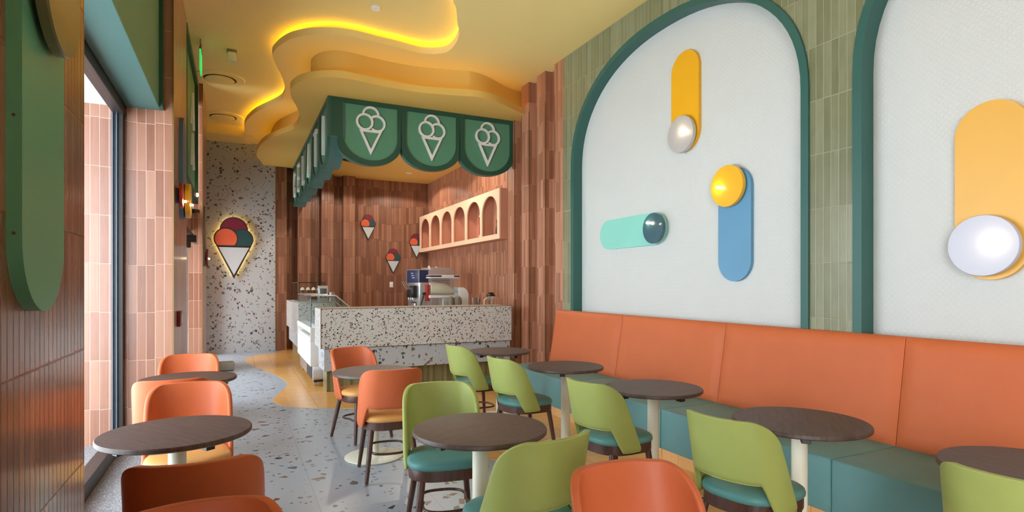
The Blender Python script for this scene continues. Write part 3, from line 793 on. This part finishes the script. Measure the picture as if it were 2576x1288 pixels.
bm = B(); tube(bm, [(gx0+.012, gy0+.02, .86), (gx0+.012, gy0+.02, 1.33)], .006, 8); gput('glass_edge', bm, 'frame_grey')
for k in range(5):
    bm = B(); y = gy0+.12+k*.36; box(bm, gx0+.16, gx1-.08, y, y+.32, .845, .88, .01); box(bm, gx0+.19, gx1-.11, y+.03, y+.29, .878, .895, .008); gput('gelato_tray', bm, 'steel')
for k, yy in enumerate((gy0+.1, gy1-.12)):
    for xx in (gx0+.08, gx1-.12):
        bm = B(); lathe(bm, [(.02, -.016), (.038, -.014), (.038, .014), (.02, .016)], 20, (xx, yy, .038), 'x')
        box(bm, xx-.024, xx-.019, yy-.014, yy+.014, .03, .09); box(bm, xx+.019, xx+.024, yy-.014, yy+.014, .03, .09); box(bm, xx-.03, xx+.03, yy-.03, yy+.03, .083, .092)
        gput('castor', bm, 'steel')
# cake case on the far block
ck = thing('cake_case', 'small glass cake case with a dark rim on the far counter block', 'display case', (1.22, 11.9, 1.16))
def kp(name, bm, mat):
    o = obj(name, bm, M[mat], ck, 30); o.matrix_parent_inverse = Matrix.Translation((-1.22, -11.9, -1.16))
kx0, kx1, ky0, ky1, kz1 = 1.03, 1.50, 11.15, 12.6, 1.545
bm = B(); box(bm, kx0, kx1, ky0, ky1, 1.16, 1.19, .003); kp('tray', bm, 'steel')
bm = B()
for x in (kx0, kx1-.012):
    for y in (ky0, ky1-.012): box(bm, x, x+.012, y, y+.012, 1.19, kz1)
for (a, b, c, d) in ((kx0, kx1, ky0, ky0+.014), (kx0, kx1, ky1-.014, ky1), (kx0, kx0+.014, ky0, ky1), (kx1-.014, kx1, ky0, ky1)): box(bm, a, b, c, d, kz1-.012, kz1)
kp('rim', bm, 'black')
bm = B(); box(bm, kx0+.003, kx0+.007, ky0+.01, ky1-.01, 1.19, kz1-.01); box(bm, kx0+.01, kx1-.01, ky0+.003, ky0+.007, 1.19, kz1-.01); box(bm, kx1-.007, kx1-.003, ky0+.01, ky1-.01, 1.19, kz1-.01); kp('glass_panes', bm, 'glass_case')
bm = B(); box(bm, kx0+.02, kx1-.02, ky0+.02, ky1-.02, 1.345, 1.352); kp('glass_shelf', bm, 'glass_case')
c0 = None
for i in range(4):
    x = kx0+.08+i*.098
    if c0 is None:
        c0 = thing('cupcake', '', 'cupcake', (x, ky0+.16, 1.352), 0, 'cupcakes on the glass shelf of the cake case')
        q = B(); lathe(q, [(.028, 0), (.036, .045)], 18); obj('paper_case', q, M['maroon'], c0)
        q = B(); lathe(q, [(.038, .045), (.036, .065), (.024, .088), (.004, .1)], 18); obj('frosting', q, M['batter'], c0)
        c = c0
    else:
        c = copy_tree(c0); c.location.x = x
    c['label'] = ('cream-topped cupcake at the left end of the glass shelf', 'cream-topped cupcake second from the left on the glass shelf', 'cream-topped cupcake third from the left on the glass shelf', 'cream-topped cupcake at the right end of the glass shelf')[i]
# steel dispenser and pot beside it
t = thing('napkin_dispenser', 'upright steel napkin dispenser behind the gelato case', 'dispenser', (1.55, 10.86, 0))
t.location = (1.44, 11.04, 1.16)
bm = B(); box(bm, -.085, .085, -.07, .07, 0, .32, .008); obj('housing', bm, M['steel'], t)
bm = B(); box(bm, -.06, .06, -.078, -.069, .10, .27, .003); obj('opening', bm, M['steel_dark'], t)
t = thing('steel_pot', 'short round steel pot right of the steel napkin dispenser', 'pot', (1.595, 11.02, 1.16))
bm = B(); lathe(bm, [(.055, 0), (.06, .01), (.06, .19), (.065, .20), (.055, .20), (.052, .02)], 28); obj('pot_body', bm, M['steel'], t)
bm = B(); lathe(bm, [(.051, .16), (.051, .17)], 28); obj('contents', bm, M['white'], t)

# ================================================================== BACK WORKTOP AND MACHINES
wt = thing('back_worktop', 'steel back worktop along the kitchen side wall under the peach shelf', 'worktop', (3.9, 11, 0))
def wput(name, bm, mat):
    o = obj(name, bm, M[mat], wt, 0); o.matrix_parent_inverse = Matrix.Translation((-3.9, -11, 0))
bm = B(); box(bm, 3.05, 4.44, 9.2, 13.6, .80, .84, .004); wput('top', bm, 'steel')
bm = B(); box(bm, 3.12, 4.44, 9.25, 13.55, .08, .80); wput('cabinet', bm, 'steel')
bm = B(); box(bm, 3.2, 4.44, 9.3, 13.5, 0, .08); wput('plinth', bm, 'black')
ZW = .84
# soft serve machine (front looks along its local -y)
ss = thing('soft_serve_machine', 'tall stainless soft serve machine with a navy control panel', 'ice cream machine', (3.52, 11.08, ZW), math.radians(-80))
def mk(root, name, bm, mat, parent=None, smooth=30): return obj(name, bm, M[mat], parent or root, smooth)
bm = B(); box(bm, -.27, .27, -.36, .40, .04, .96, .008); mk(ss, 'housing', bm, 'steel')
bm = B(); box(bm, -.20, .20, -.10, .36, .96, 1.0, .01); lid = mk(ss, 'hopper_lid', bm, 'steel')
bm = B(); lathe(bm, [(.02, 0), (.024, .03), (.01, .04)], 14, (-.05, .0, 1.0)); mk(ss, 'lid_knob', bm, 'white', lid)
bm = B(); lathe(bm, [(.02, 0), (.02, .02)], 14, (.08, .1, 1.0)); mk(ss, 'lid_knob', bm, 'white', lid)
bm = B(); box(bm, -.272, .272, -.385, -.18, .70, .945, .006); cp = mk(ss, 'control_panel', bm, 'navy')
bm = B(); box(bm, -.275, -.262, -.39, -.375, .70, .95); box(bm, .262, .275, -.39, -.375, .70, .95); box(bm, -.275, .275, -.39, -.18, .945, .957); mk(ss, 'panel_edge', bm, 'steel', cp)
for i in range(3):
    bm = B(); box(bm, -.07+.02*i, .02+.03*i, -.389, -.384, .88-.045*i, .892-.045*i); mk(ss, 'panel_mark', bm, 'white', cp)
bm = B(); box(bm, -.15, .15, -.45, -.36, .40, .64, .02); hd = mk(ss, 'dispensing_head', bm, 'black')
for i in (-1, 0, 1):
    bm = B(); tube(bm, [(i*.09, -.44, .56), (i*.09, -.50, .60), (i*.09, -.58, .72)], [.009, .008, .008], 8); mk(ss, 'draw_handle', bm, 'steel', hd)
    bm = B(); lathe(bm, [(.022, .36), (.026, .41)], 14, (i*.09, -.42, 0)); mk(ss, 'nozzle', bm, 'steel', hd)
for a in (.34, .655):
    bm = B(); box(bm, -.17, .17, -.385, -.36, a, a+.02, .004); mk(ss, 'head_bracket', bm, 'steel')
bm = B(); box(bm, -.10, .10, -.375, -.355, .14, .30, .02); mk(ss, 'drip_drawer', bm, 'steel')
bm = B(); box(bm, -.115, .115, -.368, -.358, .125, .315, .012); mk(ss, 'drawer_recess', bm, 'black')
bm = B()
for i in range(7): box(bm, .271, .275, -.10, .30, .60+.035*i, .612+.035*i)
mk(ss, 'side_vent', bm, 'steel_dark')
for x in (-.22, .22):
    for y in (-.3, .34):
        bm = B(); lathe(bm, [(.02, 0), (.024, .045)], 12, (x, y, 0)); mk(ss, 'foot', bm, 'black')

# slush machine, its cream drum seen through the clear tank
sl = thing('slush_machine', 'slush machine with a clear tank of cream batter and a navy striped lid', 'drinks machine', (3.36, 9.95, ZW), math.radians(-90))
bm = B(); box(bm, -.12, .12, -.24, .30, .02, .08, .01); box(bm, -.12, .12, .0, .30, .08, .42, .01); mk(sl, 'base_housing', bm, 'steel')
bm = B(); prism(bm, [(.30, .10), (.50, .10), (.50, .46)] + [(.38+.12*math.cos(math.radians(a)), .46+.15*math.sin(math.radians(a))) for a in range(10, 90, 10)] + [(.30, .61)], -.12, .12, 'x', bev=.008)
mk(sl, 'rear_shroud', bm, 'white')
bm = B(); box(bm, -.125, .125, -.24, .31, .42, .47, .01); mk(sl, 'tank_tray', bm, 'white')
bm = B(); box(bm, -.115, .115, -.22, .30, .47, .775); mk(sl, 'tank', bm, 'pane', smooth=0)
bm = B()
tube(bm, [(0, -.20, .60), (0, -.15, .60), (0, .05, .585), (0, .2, .55), (0, .28, .53)], [.10, .108, .10, .07, .03], 24); mk(sl, 'batter_drum', bm, 'batter', smooth=60)
bm = B(); box(bm, -.125, .125, -.24, .32, .775, .79, .003); box(bm, -.12, .12, -.235, .315, .79, .835, .008); ld = mk(sl, 'lid', bm, 'white')
for a, b in ((-.239, -.02), (.22, .32)):
    bm = B(); box(bm, -.123, .123, a, b, .798, .828, .003); mk(sl, 'navy_band', bm, 'navy', ld)
bm = B(); box(bm, -.05, .05, -.28, -.22, .36, .66, .01); mk(sl, 'red_tap_cover', bm, 'red')
bm = B(); lathe(bm, [(.02, -.09), (.028, 0)], 14, (0, -.25, .50), 'y'); tube(bm, [(0, -.30, .52), (0, -.34, .40), (0, -.40, .22)], [.016, .014, .008], 8); mk(sl, 'tap_lever', bm, 'black')
bm = B(); box(bm, -.09, .09, -.36, -.20, .0, .03, .008); mk(sl, 'drip_tray', bm, 'black')
for x in (-.1, .1):
    bm = B(); box(bm, x-.008, x+.008, -.215, -.20, .08, .42); mk(sl, 'support_rod', bm, 'steel')
# twin-hopper mixer
mx = thing('milkshake_mixer', 'grey twin-head milkshake mixer beside the slush machine', 'mixer', (3.50, 9.62, ZW))
bm = B(); box(bm, -.09, .14, -.05, .08, 0, .03, .008); box(bm, .05, .14, -.04, .08, .03, .36, .02); mk(mx, 'stand', bm, 'steel')
for i, (x, y, r) in enumerate(((-.06, -.02, .05), (.06, -.03, .072))):
    bm = B(); lathe(bm, [(r*.3, .24), (r*.85, .26), (r, .30), (r*1.02, .36), (r*.9, .42), (r*.5, .45), (.004, .455)], 26, (x, y, 0)); mk(mx, 'motor_head', bm, 'grey_box', smooth=60)
    bm = B(); tube(bm, [(x, y, .26), (x, y, .06)], .006, 8); mk(mx, 'spindle', bm, 'steel')
bm = B(); lathe(bm, [(.035, .03), (.045, .20), (.047, .20)], 22, (.02, -.07, 0)); mk(mx, 'mixing_cup', bm, 'steel')
# glassware and blender jug
g0 = None
for i, (x, y) in enumerate(((3.86, 9.66), (3.95, 9.60), (4.00, 9.72))):
    if g0 is None:
        g0 = thing('sundae_glass', '', 'glass', (x, y, ZW), 0, 'sundae glasses on the back worktop')
        q = B(); lathe(q, [(.03, 0), (.028, .008), (.008, .02), (.008, .07), (.03, .12), (.05, .42), (.047, .42), (.027, .125), (.004, .08)], 22); obj('bowl', q, M['glass_case'], g0)
        c = g0
    else: c = copy_tree(g0); c.location = (x, y, ZW)
    c['label'] = ('clear sundae glass nearest the grey mixer', 'clear sundae glass standing between its two neighbours', 'clear sundae glass nearest the black-lidded jug')[i]
bj = thing('blender_jug', 'clear blender jug with a black lid at the right end of the worktop', 'jug', (4.19, 9.56, ZW))
bm = B(); lathe(bm, [(.055, 0), (.078, .45), (.074, .45), (.051, .01)], 26); mk(bj, 'jug_body', bm, 'glass_case')
bm = B(); lathe(bm, [(.082, .45), (.086, .465), (.064, .485), (.054, .515), (.02, .52)], 26); mk(bj, 'lid', bm, 'black')
bm = B(); tube(bm, [(-.074, 0, .42), (-.13, 0, .38), (-.13, 0, .15), (-.06, 0, .08)], .011, 10); mk(bj, 'handle', bm, 'white')
# switch
t = thing('wall_switch', 'small white switch on the terracotta kitchen wall', 'switch', (3.50, YB, 1.50))
bm = B(); box(bm, -.045, .045, -.012, 0, -.07, .07, .004); obj('plate', bm, M['white'], t)
bm = B(); box(bm, -.02, .02, -.018, -.011, -.035, .035, .003); obj('rocker', bm, M['white'], t)

# ================================================================== BENCH
b_labels = ['orange-backed teal bench unit at the far end beside the ribbed wall', 'orange-backed teal bench unit under the mint wall lamp, second from the far end', 'orange-backed teal bench unit under the pillar between the two arches', 'orange-backed teal bench unit nearest the camera under the amber lamp', 'orange-backed teal bench unit just out of the right of the frame']
ys = [6.90, 5.38, 3.83, 2.28, .74, -.8]
def backrest_mesh(L):
    """pillowed leaning panel, local y from 0 to L, x towards the wall"""
    bm = B(); nx, nz = 30, 16
    zb, zt = .43, 1.15; xb, xt = 3.885, 4.0
    grid = []
    for i in range(nx+1):
        row = []
        for k in range(nz+1):
            u = i/nx; v = k/nz
            d = min(u, 1-u)*L; e = min(v, 1-v)*(zt-zb)
            m = min(d, e); r = .03
            ins = 0 if m >= r else r - math.sqrt(max(0, r*r-(r-m)**2))
            x = xb + (xt-xb)*v + ins*.9
            row.append(bm.verts.new((x, u*L, zb+(zt-zb)*v)))
        grid.append(row)
    us = [0, .006, .012, .02, .03]
    for i in range(nx):
        for k in range(nz): bm.faces.new((grid[i][k], grid[i+1][k], grid[i+1][k+1], grid[i][k+1]))
    edge_ = [grid[i][0] for i in range(nx+1)] + [grid[nx][k] for k in range(1, nz+1)] + [grid[i][nz] for i in range(nx-1, -1, -1)] + [grid[0][k] for k in range(nz-1, 0, -1)]
    back = [bm.verts.new((4.068, v.co.y, v.co.z)) for v in edge_]
    n = len(edge_)
    for i in range(n): bm.faces.new((edge_[i], back[i], back[(i+1) % n], edge_[(i+1) % n]))
    bm.faces.new(back); return bm
def nonuniform(bm): return bm
for k in range(5):
    y1, y0 = ys[k], ys[k+1]; L = y1-y0-.004
    t = thing('bench_unit', b_labels[k], 'bench', (3.3, y0+.002, 0), 0, 'bench units along the right wall')
    def bput(name, bm, mat, sm=35):
        o = obj(name, bm, M[mat], t, sm); o.matrix_parent_inverse = Matrix.Translation((-3.3, 0, 0)); return o
    bm = backrest_mesh(L); bput('backrest', bm, 'orange_bench', 60)
    bm = B(); box(bm, 3.26, 4.05, .0, L, .10, .435, .012, 3); bput('seat', bm, 'teal_bench')
    bm = B(); box(bm, 3.275, 4.05, 0, L, 0, .10); bput('plinth', bm, 'kick', 0)

# ================================================================== TABLES
def make_table(label, x, y, rot=0):
    t = thing('cafe_table', label, 'table', (x, y, 0), rot, 'round cafe tables')
    return t
def table_parts(t):
    bm = B(); R = .35
    lathe(bm, [(.001, .724), (R-.006, .724), (R, .729), (R, .745), (R-.004, .75), (.001, .75)], 72); obj('tabletop', bm, M['top'], t, 40)
    bm = B(); lathe(bm, [(.0415, .014), (.0415, .71)], 28); obj('column', bm, M['cream'], t)
    bm = B(); lathe(bm, [(.245, 0), (.25, .004), (.25, .009), (.24, .015), (.05, .018), (.046, .03)], 56); obj('base_disc', bm, M['cream'], t)
    bm = B()
    for a in range(2):
        c, s = (1, 0) if a == 0 else (0, 1)
        if a == 0: box(bm, -.27, .27, -.018, .018, .70, .7235)
        else: box(bm, -.018, .018, -.27, .27, .70, .7235)
    for sx, sy in ((1, 0), (-1, 0), (0, 1), (0, -1)): box(bm, sx*.27-.022, sx*.27+.022, sy*.27-.022, sy*.27+.022, .692, .7235, .003)
    obj('bracket', bm, M['black'], t, 0)
tabs = [('round dark table between the two near green chairs', 1.153, 2.768), ('round dark table between the two orange chairs by the counter', 1.082, 5.004),
        ('round dark bench table farthest away, next to the counter', 2.70, 5.90), ('round dark bench table second from the far end', 2.74, 4.53),
        ('round dark bench table third from the far end, between two green chairs', 2.75, 3.31), ('round dark bench table in the right foreground, shown whole', 2.81, 2.15),
        ('round dark bench table cut by the right edge of the frame', 2.94, 1.14), ('round dark table nearest the left window', -.274, 3.386),
        ('round dark table farther away on the left, behind the near left one', -.346, 5.27)]
t0 = None
for i, (lb, x, y) in enumerate(tabs):
    if t0 is None: t0 = make_table(lb, x, y); table_parts(t0); t = t0
    else: t = copy_tree(t0)
    t.location = (x, y, 0); t['label'] = lb; t.rotation_euler = (0, 0, .4+.7*i)

# ================================================================== CHAIRS
def chair_curve(a):
    """plan of the shell: arc length a from the centre of the back -> (x, y, nx, ny); y is backwards"""
    s = abs(a); x = y = 0; th = 0; st = .004; q = 0
    while q < s:
        d = min(st, s-q)
        kappa = 1/.36 if q < .12 else (1/.165 if q < .31 else 1/.9)
        th += kappa*d; x += math.cos(th)*d; y -= math.sin(th)*d; q += d
    sg = 1 if a >= 0 else -1
    return sg*x, y, sg*math.sin(th), math.cos(th)
def make_chair(colour, seat_mat):
    t = thing('cafe_chair', 'chair', 'chair', (0, 0, 0))
    ZT_, RC = .865, .13
    bm = B(); ni, nk = 72, 26
    def A(z):                       # half arc width at height z
        base = .405 - .115*(z-.40)/(ZT_-.40)
        d = z-(ZT_-RC)
        if d > 0: base -= RC - math.sqrt(max(0, RC*RC-d*d))
        return base
    def zbot(s):
        s = abs(s)
        if s < .53: return .555
        if s < .61:
            u = (s-.53)/.08; return .555 + (.405-.555)*(u*u*(3-2*u))
        if s > .95: return .405 + (s-.95)*.2
        return .405
    ss_ = []
    for i in range(ni+1):
        ss_.append(-1+2*i/ni)
    outer = []; inner = []; T = .030
    for s in ss_:
        ro = []; ri = []
        z0 = zbot(s)
        zmax = ZT_
        for k in range(nk+1):
            w = k/nk; w = 1-(1-w)**1.6
            z = z0 + (zmax-z0)*w
            a = s*max(A(z), .02)
            x, y, nx, ny = chair_curve(a)
            lean = (z-.42)*.20
            x *= 1+.0*(z-.4)
            yy = .225 + y + lean
            thick = T*(1 if 0 < k < nk and abs(s) < .999 else .45)
            ro.append((x+nx*thick/2, yy+ny*thick/2, z)); ri.append((x-nx*thick/2, yy-ny*thick/2, z))
        outer.append([bm.verts.new(p) for p in ro]); inner.append([bm.verts.new(p) for p in ri])
    for i in range(ni):
        for k in range(nk):
            bm.faces.new((outer[i][k], outer[i+1][k], outer[i+1][k+1], outer[i][k+1]))
            bm.faces.new((inner[i][k], inner[i][k+1], inner[i+1][k+1], inner[i+1][k]))
    for i in range(ni):
        for k in (0, nk): bm.faces.new((outer[i][k], inner[i][k], inner[i+1][k], outer[i+1][k]))
    for i in (0, ni):
        for k in range(nk): bm.faces.new((outer[i][k], outer[i][k+1], inner[i][k+1], inner[i][k]))
    rim_pts = []
    def rim_at(i, k): return tuple((outer[i][k].co + inner[i][k].co)/2)
    # piping line round the outside edge
    pip = [outer[i][0].co.copy() for i in range(2, ni-1)]
    bmesh.ops.remove_doubles(bm, verts=bm.verts, dist=.0005)
    sh_ = obj('back_shell', bm, M[colour], t, 0)
    for p in sh_.data.polygons: p.use_smooth = True
    bake(sh_, ('SUBSURF', {'levels': 1, 'render_levels': 1}))
    for p in sh_.data.polygons: p.use_smooth = True
    bm = B(); tube(bm, [(p.x, p.y, p.z+.004) for p in pip], .0035, 6); obj('piping', bm, M[colour], sh_, 60)
    # seat pad: rounded trapezoid, front (local -y) wider
    def seat_outline(sc, n=44):
        P = []
        for i in range(n):
            a = 2*PI*i/n; c, s = math.cos(a), math.sin(a); e = 2/2.9
            x = .225*math.copysign(abs(c)**e, c); y = .22*math.copysign(abs(s)**e, s)
            x *= 1 - .10*(y/.22)
            P.append((x*sc, y*sc-.005))
        return P
    bm = B(); rings = []
    for sc, z in ((.96, .445), (.995, .452), (1.0, .466), (.985, .480), (.93, .490), (.75, .497), (.4, .501), (.02, .502)):
        rings.append([bm.verts.new((a, b, z)) for a, b in seat_outline(sc)])
    n = len(rings[0])
    for r in range(len(rings)-1):
        for i in range(n): bm.faces.new((rings[r][i], rings[r][(i+1) % n], rings[r+1][(i+1) % n], rings[r+1][i]))
    bm.faces.new(rings[0]); bm.faces.new(rings[-1]); obj('seat_pad', bm, M[seat_mat], t, 60)
    bm = B(); prism(bm, seat_outline(.965), .385, .447, 'z', bev=.006); obj('seat_frame', bm, M['dwood'], t, 40)
    for sx in (-1, 1):
        for sy, top, bot in ((-1, (.155, -.165), (.20, -.215)), (1, (.15, .155), (.20, .235))):
            bm = B(); p = [Vector((sx*top[0], top[1], .39)), Vector((sx*bot[0], bot[1], .004))]
            tube(bm, [p[0].lerp(p[1], q) for q in (0, .33, .66, .97, 1)], [.021, .0195, .0175, .0145, .013], 14); obj('leg', bm, M['dwood'], t, 50)
    # bent stretcher ring
    P = []; z = .20
    for i in range(40):
        a = 2*PI*i/40; c, s = math.cos(a), math.sin(a); e = 2/2.6
        x = .165*math.copysign(abs(c)**e, c); y = .185*math.copysign(abs(s)**e, s)
        x *= 1 - .22*max(0, 1-abs(y)/.15)
        P.append((x, y*1.0, z))
    bm = B(); tube(bm, P, .0095, 10, closed=True); obj('stretcher', bm, M['dwood'], t, 60)
    return t
def place(proto, used, label, x, y, deg, group):
    """deg: direction the sitter faces, measured from +y clockwise"""
    c = proto if not used else copy_tree(proto)
    c['label'] = label; c['group'] = group
    c.location = (x, y, 0); c.rotation_euler = (0, 0, PI - math.radians(deg))
    return c
pg = make_chair('green', 'teal_seat'); po = make_chair('orange', 'tan')
greens = [('green chair left of the near centre table, open side towards the camera', 1.13, 3.27, 190),
          ('green chair in front of the near centre table, its back to the camera', 1.165, 2.33, -12),
          ('green chair at the farthest bench table, beside the counter', 2.32, 5.68, 84),
          ('green chair at the second bench table from the far end', 2.32, 4.56, 84),
          ('green chair at the third bench table from the far end', 2.34, 3.23, 82),
          ('green chair at the bench table in the right foreground', 2.37, 2.10, 80),
          ('green chair cut by the right edge of the frame', 2.60, 1.03, 80)]
oranges = [('orange chair on the counter side of the table by the counter', 1.11, 5.68, 160),
           ('orange chair with its back to the camera at the table by the counter', 1.09, 4.53, 4),
           ('orange chair in the foreground, open side towards the camera, between green chairs', 1.19, 1.38, 188),
           ('orange chair at the far left table, farthest of the left row', -.38, 5.70, 180),
           ('orange chair with its back to the camera at the far left table', -.40, 4.72, 0),
           ('orange chair facing the camera behind the near left table', -.26, 3.96, 178),
           ('orange chair back in the left foreground, lowest of the row facing away', -.135, 2.63, 2),  # same orange leather as the others, darker only where light is weak
           ('orange chair at the bottom edge, only the top of its back in view', -.10, 1.60, 180)]
for i, (lb, x, y, d) in enumerate(greens): place(pg, i > 0, lb, x, y, d, 'green chairs with teal seats')
for i, (lb, x, y, d) in enumerate(oranges): place(po, i > 0, lb, x, y, d, 'orange chairs with tan seats')

# ================================================================== CEILING DEVICES
def diffuser(label, x, y):
    t = thing('air_diffuser', label, 'air vent', (x, y, ZC), 0, 'round air diffusers')
    bm = B(); lathe(bm, [(.37, 0), (.36, -.012), (.245, -.02), (.24, -.004)], 56); obj('outer_ring', bm, M['ceil'], t)
    bm = B(); lathe(bm, [(.242, -.003), (.242, -.006)], 56); obj('dark_slot', bm, M['black'], t)
    bm = B(); lathe(bm, [(.20, -.01), (.215, -.028), (.20, -.034), (.01, -.034)], 56); obj('centre_plate', bm, M['ceil'], t)
diffuser('round ceiling air diffuser nearest the camera, left of the ceiling wave', -.24, 10.3)
diffuser('round ceiling air diffuser farther away, near the terrazzo wall', -.24, 12.6)
t = thing('air_diffuser', 'small round air diffuser in the kitchen ceiling behind the awning', 'air vent', (2.12, 12.1, ZK))
bm = B(); lathe(bm, [(.25, 0), (.24, -.012), (.17, -.015)], 40); obj('outer_ring', bm, M['ceil_b'], t)
bm = B(); lathe(bm, [(.17, -.016), (.16, -.02), (.01, -.02)], 40); obj('dark_slot', bm, M['black'], t)
t = thing('air_grille', 'slatted air grille in the ceiling above the terrazzo wall', 'air vent', (-.15, 13.5, 4.62))
bm = B()
for i in range(22): box(bm, -.33+i*.03, -.33+i*.03+.012, -.25, .25, -.01, .0)
obj('slats', bm, M['ceil'], t, 0)
for a in (-.28, .25):
    bm = B(); box(bm, -.35, .35, a, a+.03, -.012, 0); obj('frame_bar', bm, M['ceil'], t, 0)
t = thing('downlight_disc', 'flat white disc on the upper ceiling inside the wave', 'downlight', (1.50, 6.85, ZC))  # unlit disc standing for a round ceiling downlight
bm = B(); lathe(bm, [(.055, 0), (.055, -.016), (.048, -.024), (.002, -.026)], 28); obj('housing', bm, M['white'], t)
bm = B(); lathe(bm, [(.05, -.0245), (.02, -.029), (.001, -.029)], 28); obj('cover', bm, M['white'], t)
t = thing('motion_sensor', 'small white box sensor on the ceiling left of the wave', 'sensor', (-.06, 9.0, ZC))
bm = B(); box(bm, -.065, .065, -.05, .05, -.03, 0, .006); obj('mount', bm, M['grey_box'], t)
bm = B(); box(bm, -.055, .055, -.045, .045, -.15, -.03, .016, 3); obj('lens_cover', bm, M['white'], t)
t = thing('exit_sign', 'thin hanging exit sign seen edge-on, glowing green', 'sign', (-.44, 8.86, 4.57))
bm = B(); tube(bm, [(0, -.10, .25), (0, -.10, .14)], .006, 6); obj('hanging_rod', bm, M['steel_dark'], t)
bm = B(); tube(bm, [(0, .10, .25), (0, .10, .14)], .006, 6); obj('hanging_rod', bm, M['steel_dark'], t)
bm = B(); box(bm, -.012, .012, -.15, .15, .10, .14); obj('bracket', bm, M['steel_dark'], t)
bm = B(); box(bm, -.009, .009, -.15, .15, -.17, .10); obj('sign_plate', bm, M['exit'], t)
t = thing('ceiling_spotlight', 'small lit spotlight in the kitchen ceiling behind the awning', 'ceiling light', (3.62, 13.0, ZK))
bm = B(); lathe(bm, [(.07, 0), (.07, -.008), (.052, -.01)], 24); obj('trim_ring', bm, M['white'], t)
bm = B(); lathe(bm, [(.05, -.009), (.002, -.010)], 24); obj('lens', bm, M['spot'], t)
for (x, y) in ((3.62, 13.0), (2.4, 10.2), (3.6, 10.2), (1.9, 12.6)):  # first sits at the modelled fixture; the rest are unseen, added to brighten the kitchen
    lamp_light('spotlight', 'SPOT', (x, y, ZK-.03), 60, (1, .90, .76), .06).data.spot_size = math.radians(150)

# ================================================================== LEFT DOOR AREA AND SMALL FITTINGS
bm = B()
box(bm, -1.02, -.94, YD0, YD0+.05, 0, 2.36); box(bm, -1.02, -.94, YD1-.05, YD1, 0, 2.36); box(bm, -1.02, -.94, YD0, YD1, 2.28, 2.36)
d = struct('door_1', bm, M['frame'])
bm = B(); box(bm, -.99, -.98, YD0+.05, YD1-.05, 0, 2.28); obj('pane', bm, M['pane'], d)
t = thing('door_pull', 'tall polished chrome pull bar with a black bracket at the entrance', 'door handle', (-.63, 9.2, 0))
bm = B(); tube(bm, [(0, 0, .0), (0, 0, 2.02)], .02, 16); obj('bar', bm, M['steel'], t)
bm = B(); box(bm, -.05, .05, -.06, .06, 2.02, 2.12, .015); box(bm, -.04, .12, -.02, .02, 2.10, 2.2, .006); obj('bracket', bm, M['black'], t)
t = thing('door_closer', 'dark overhead door closer rail above the chrome pull bar', 'door closer', (-.66, 9.3, 2.28))
bm = B(); box(bm, -.02, .05, -1.0, 1.2, -.06, .02, .006); obj('rail', bm, M['black'], t)
bm = B(); box(bm, .03, .09, .55, 1.05, -.13, -.02, .02); obj('closer_body', bm, M['steel_dark'], t)
t = thing('fire_alarm', 'small maroon fire alarm box low on the left pier past the window', 'alarm', (XL, 6.95, 1.14))
bm = B(); box(bm, 0, .035, -.10, .10, -.08, .08, .008); obj('housing', bm, M['maroon'], t)
bm = B(); box(bm, .033, .04, .03, .08, -.05, .05, .003); obj('button_panel', bm, M['white'], t)
t = thing('wall_spotlight', 'round dark spotlight above the entrance, warm glow beside it', 'wall lamp', (-.58, 10.0, 2.62))
bm = B(); lathe(bm, [(.05, -.03), (.07, -.02), (.07, .03), (.05, .04)], 24); obj('housing', bm, M['black'], t)
bm = B(); bmesh.ops.create_uvsphere(bm, u_segments=14, v_segments=10, radius=.03, matrix=Matrix.Translation((.02, .15, .28))); obj('bulb', bm, M['bulb'], t)
t = thing('grey_box', 'small taupe box standing on the terrazzo floor behind the left chairs', 'box', (-.16, 11.1, 0), .1)
bm = B(); box(bm, -.17, .12, -.09, .09, .01, .16, .02); obj('body', bm, M['grey_box'], t)
bm = B(); box(bm, -.15, .10, -.08, .08, 0, .012); obj('foot', bm, M['black'], t)
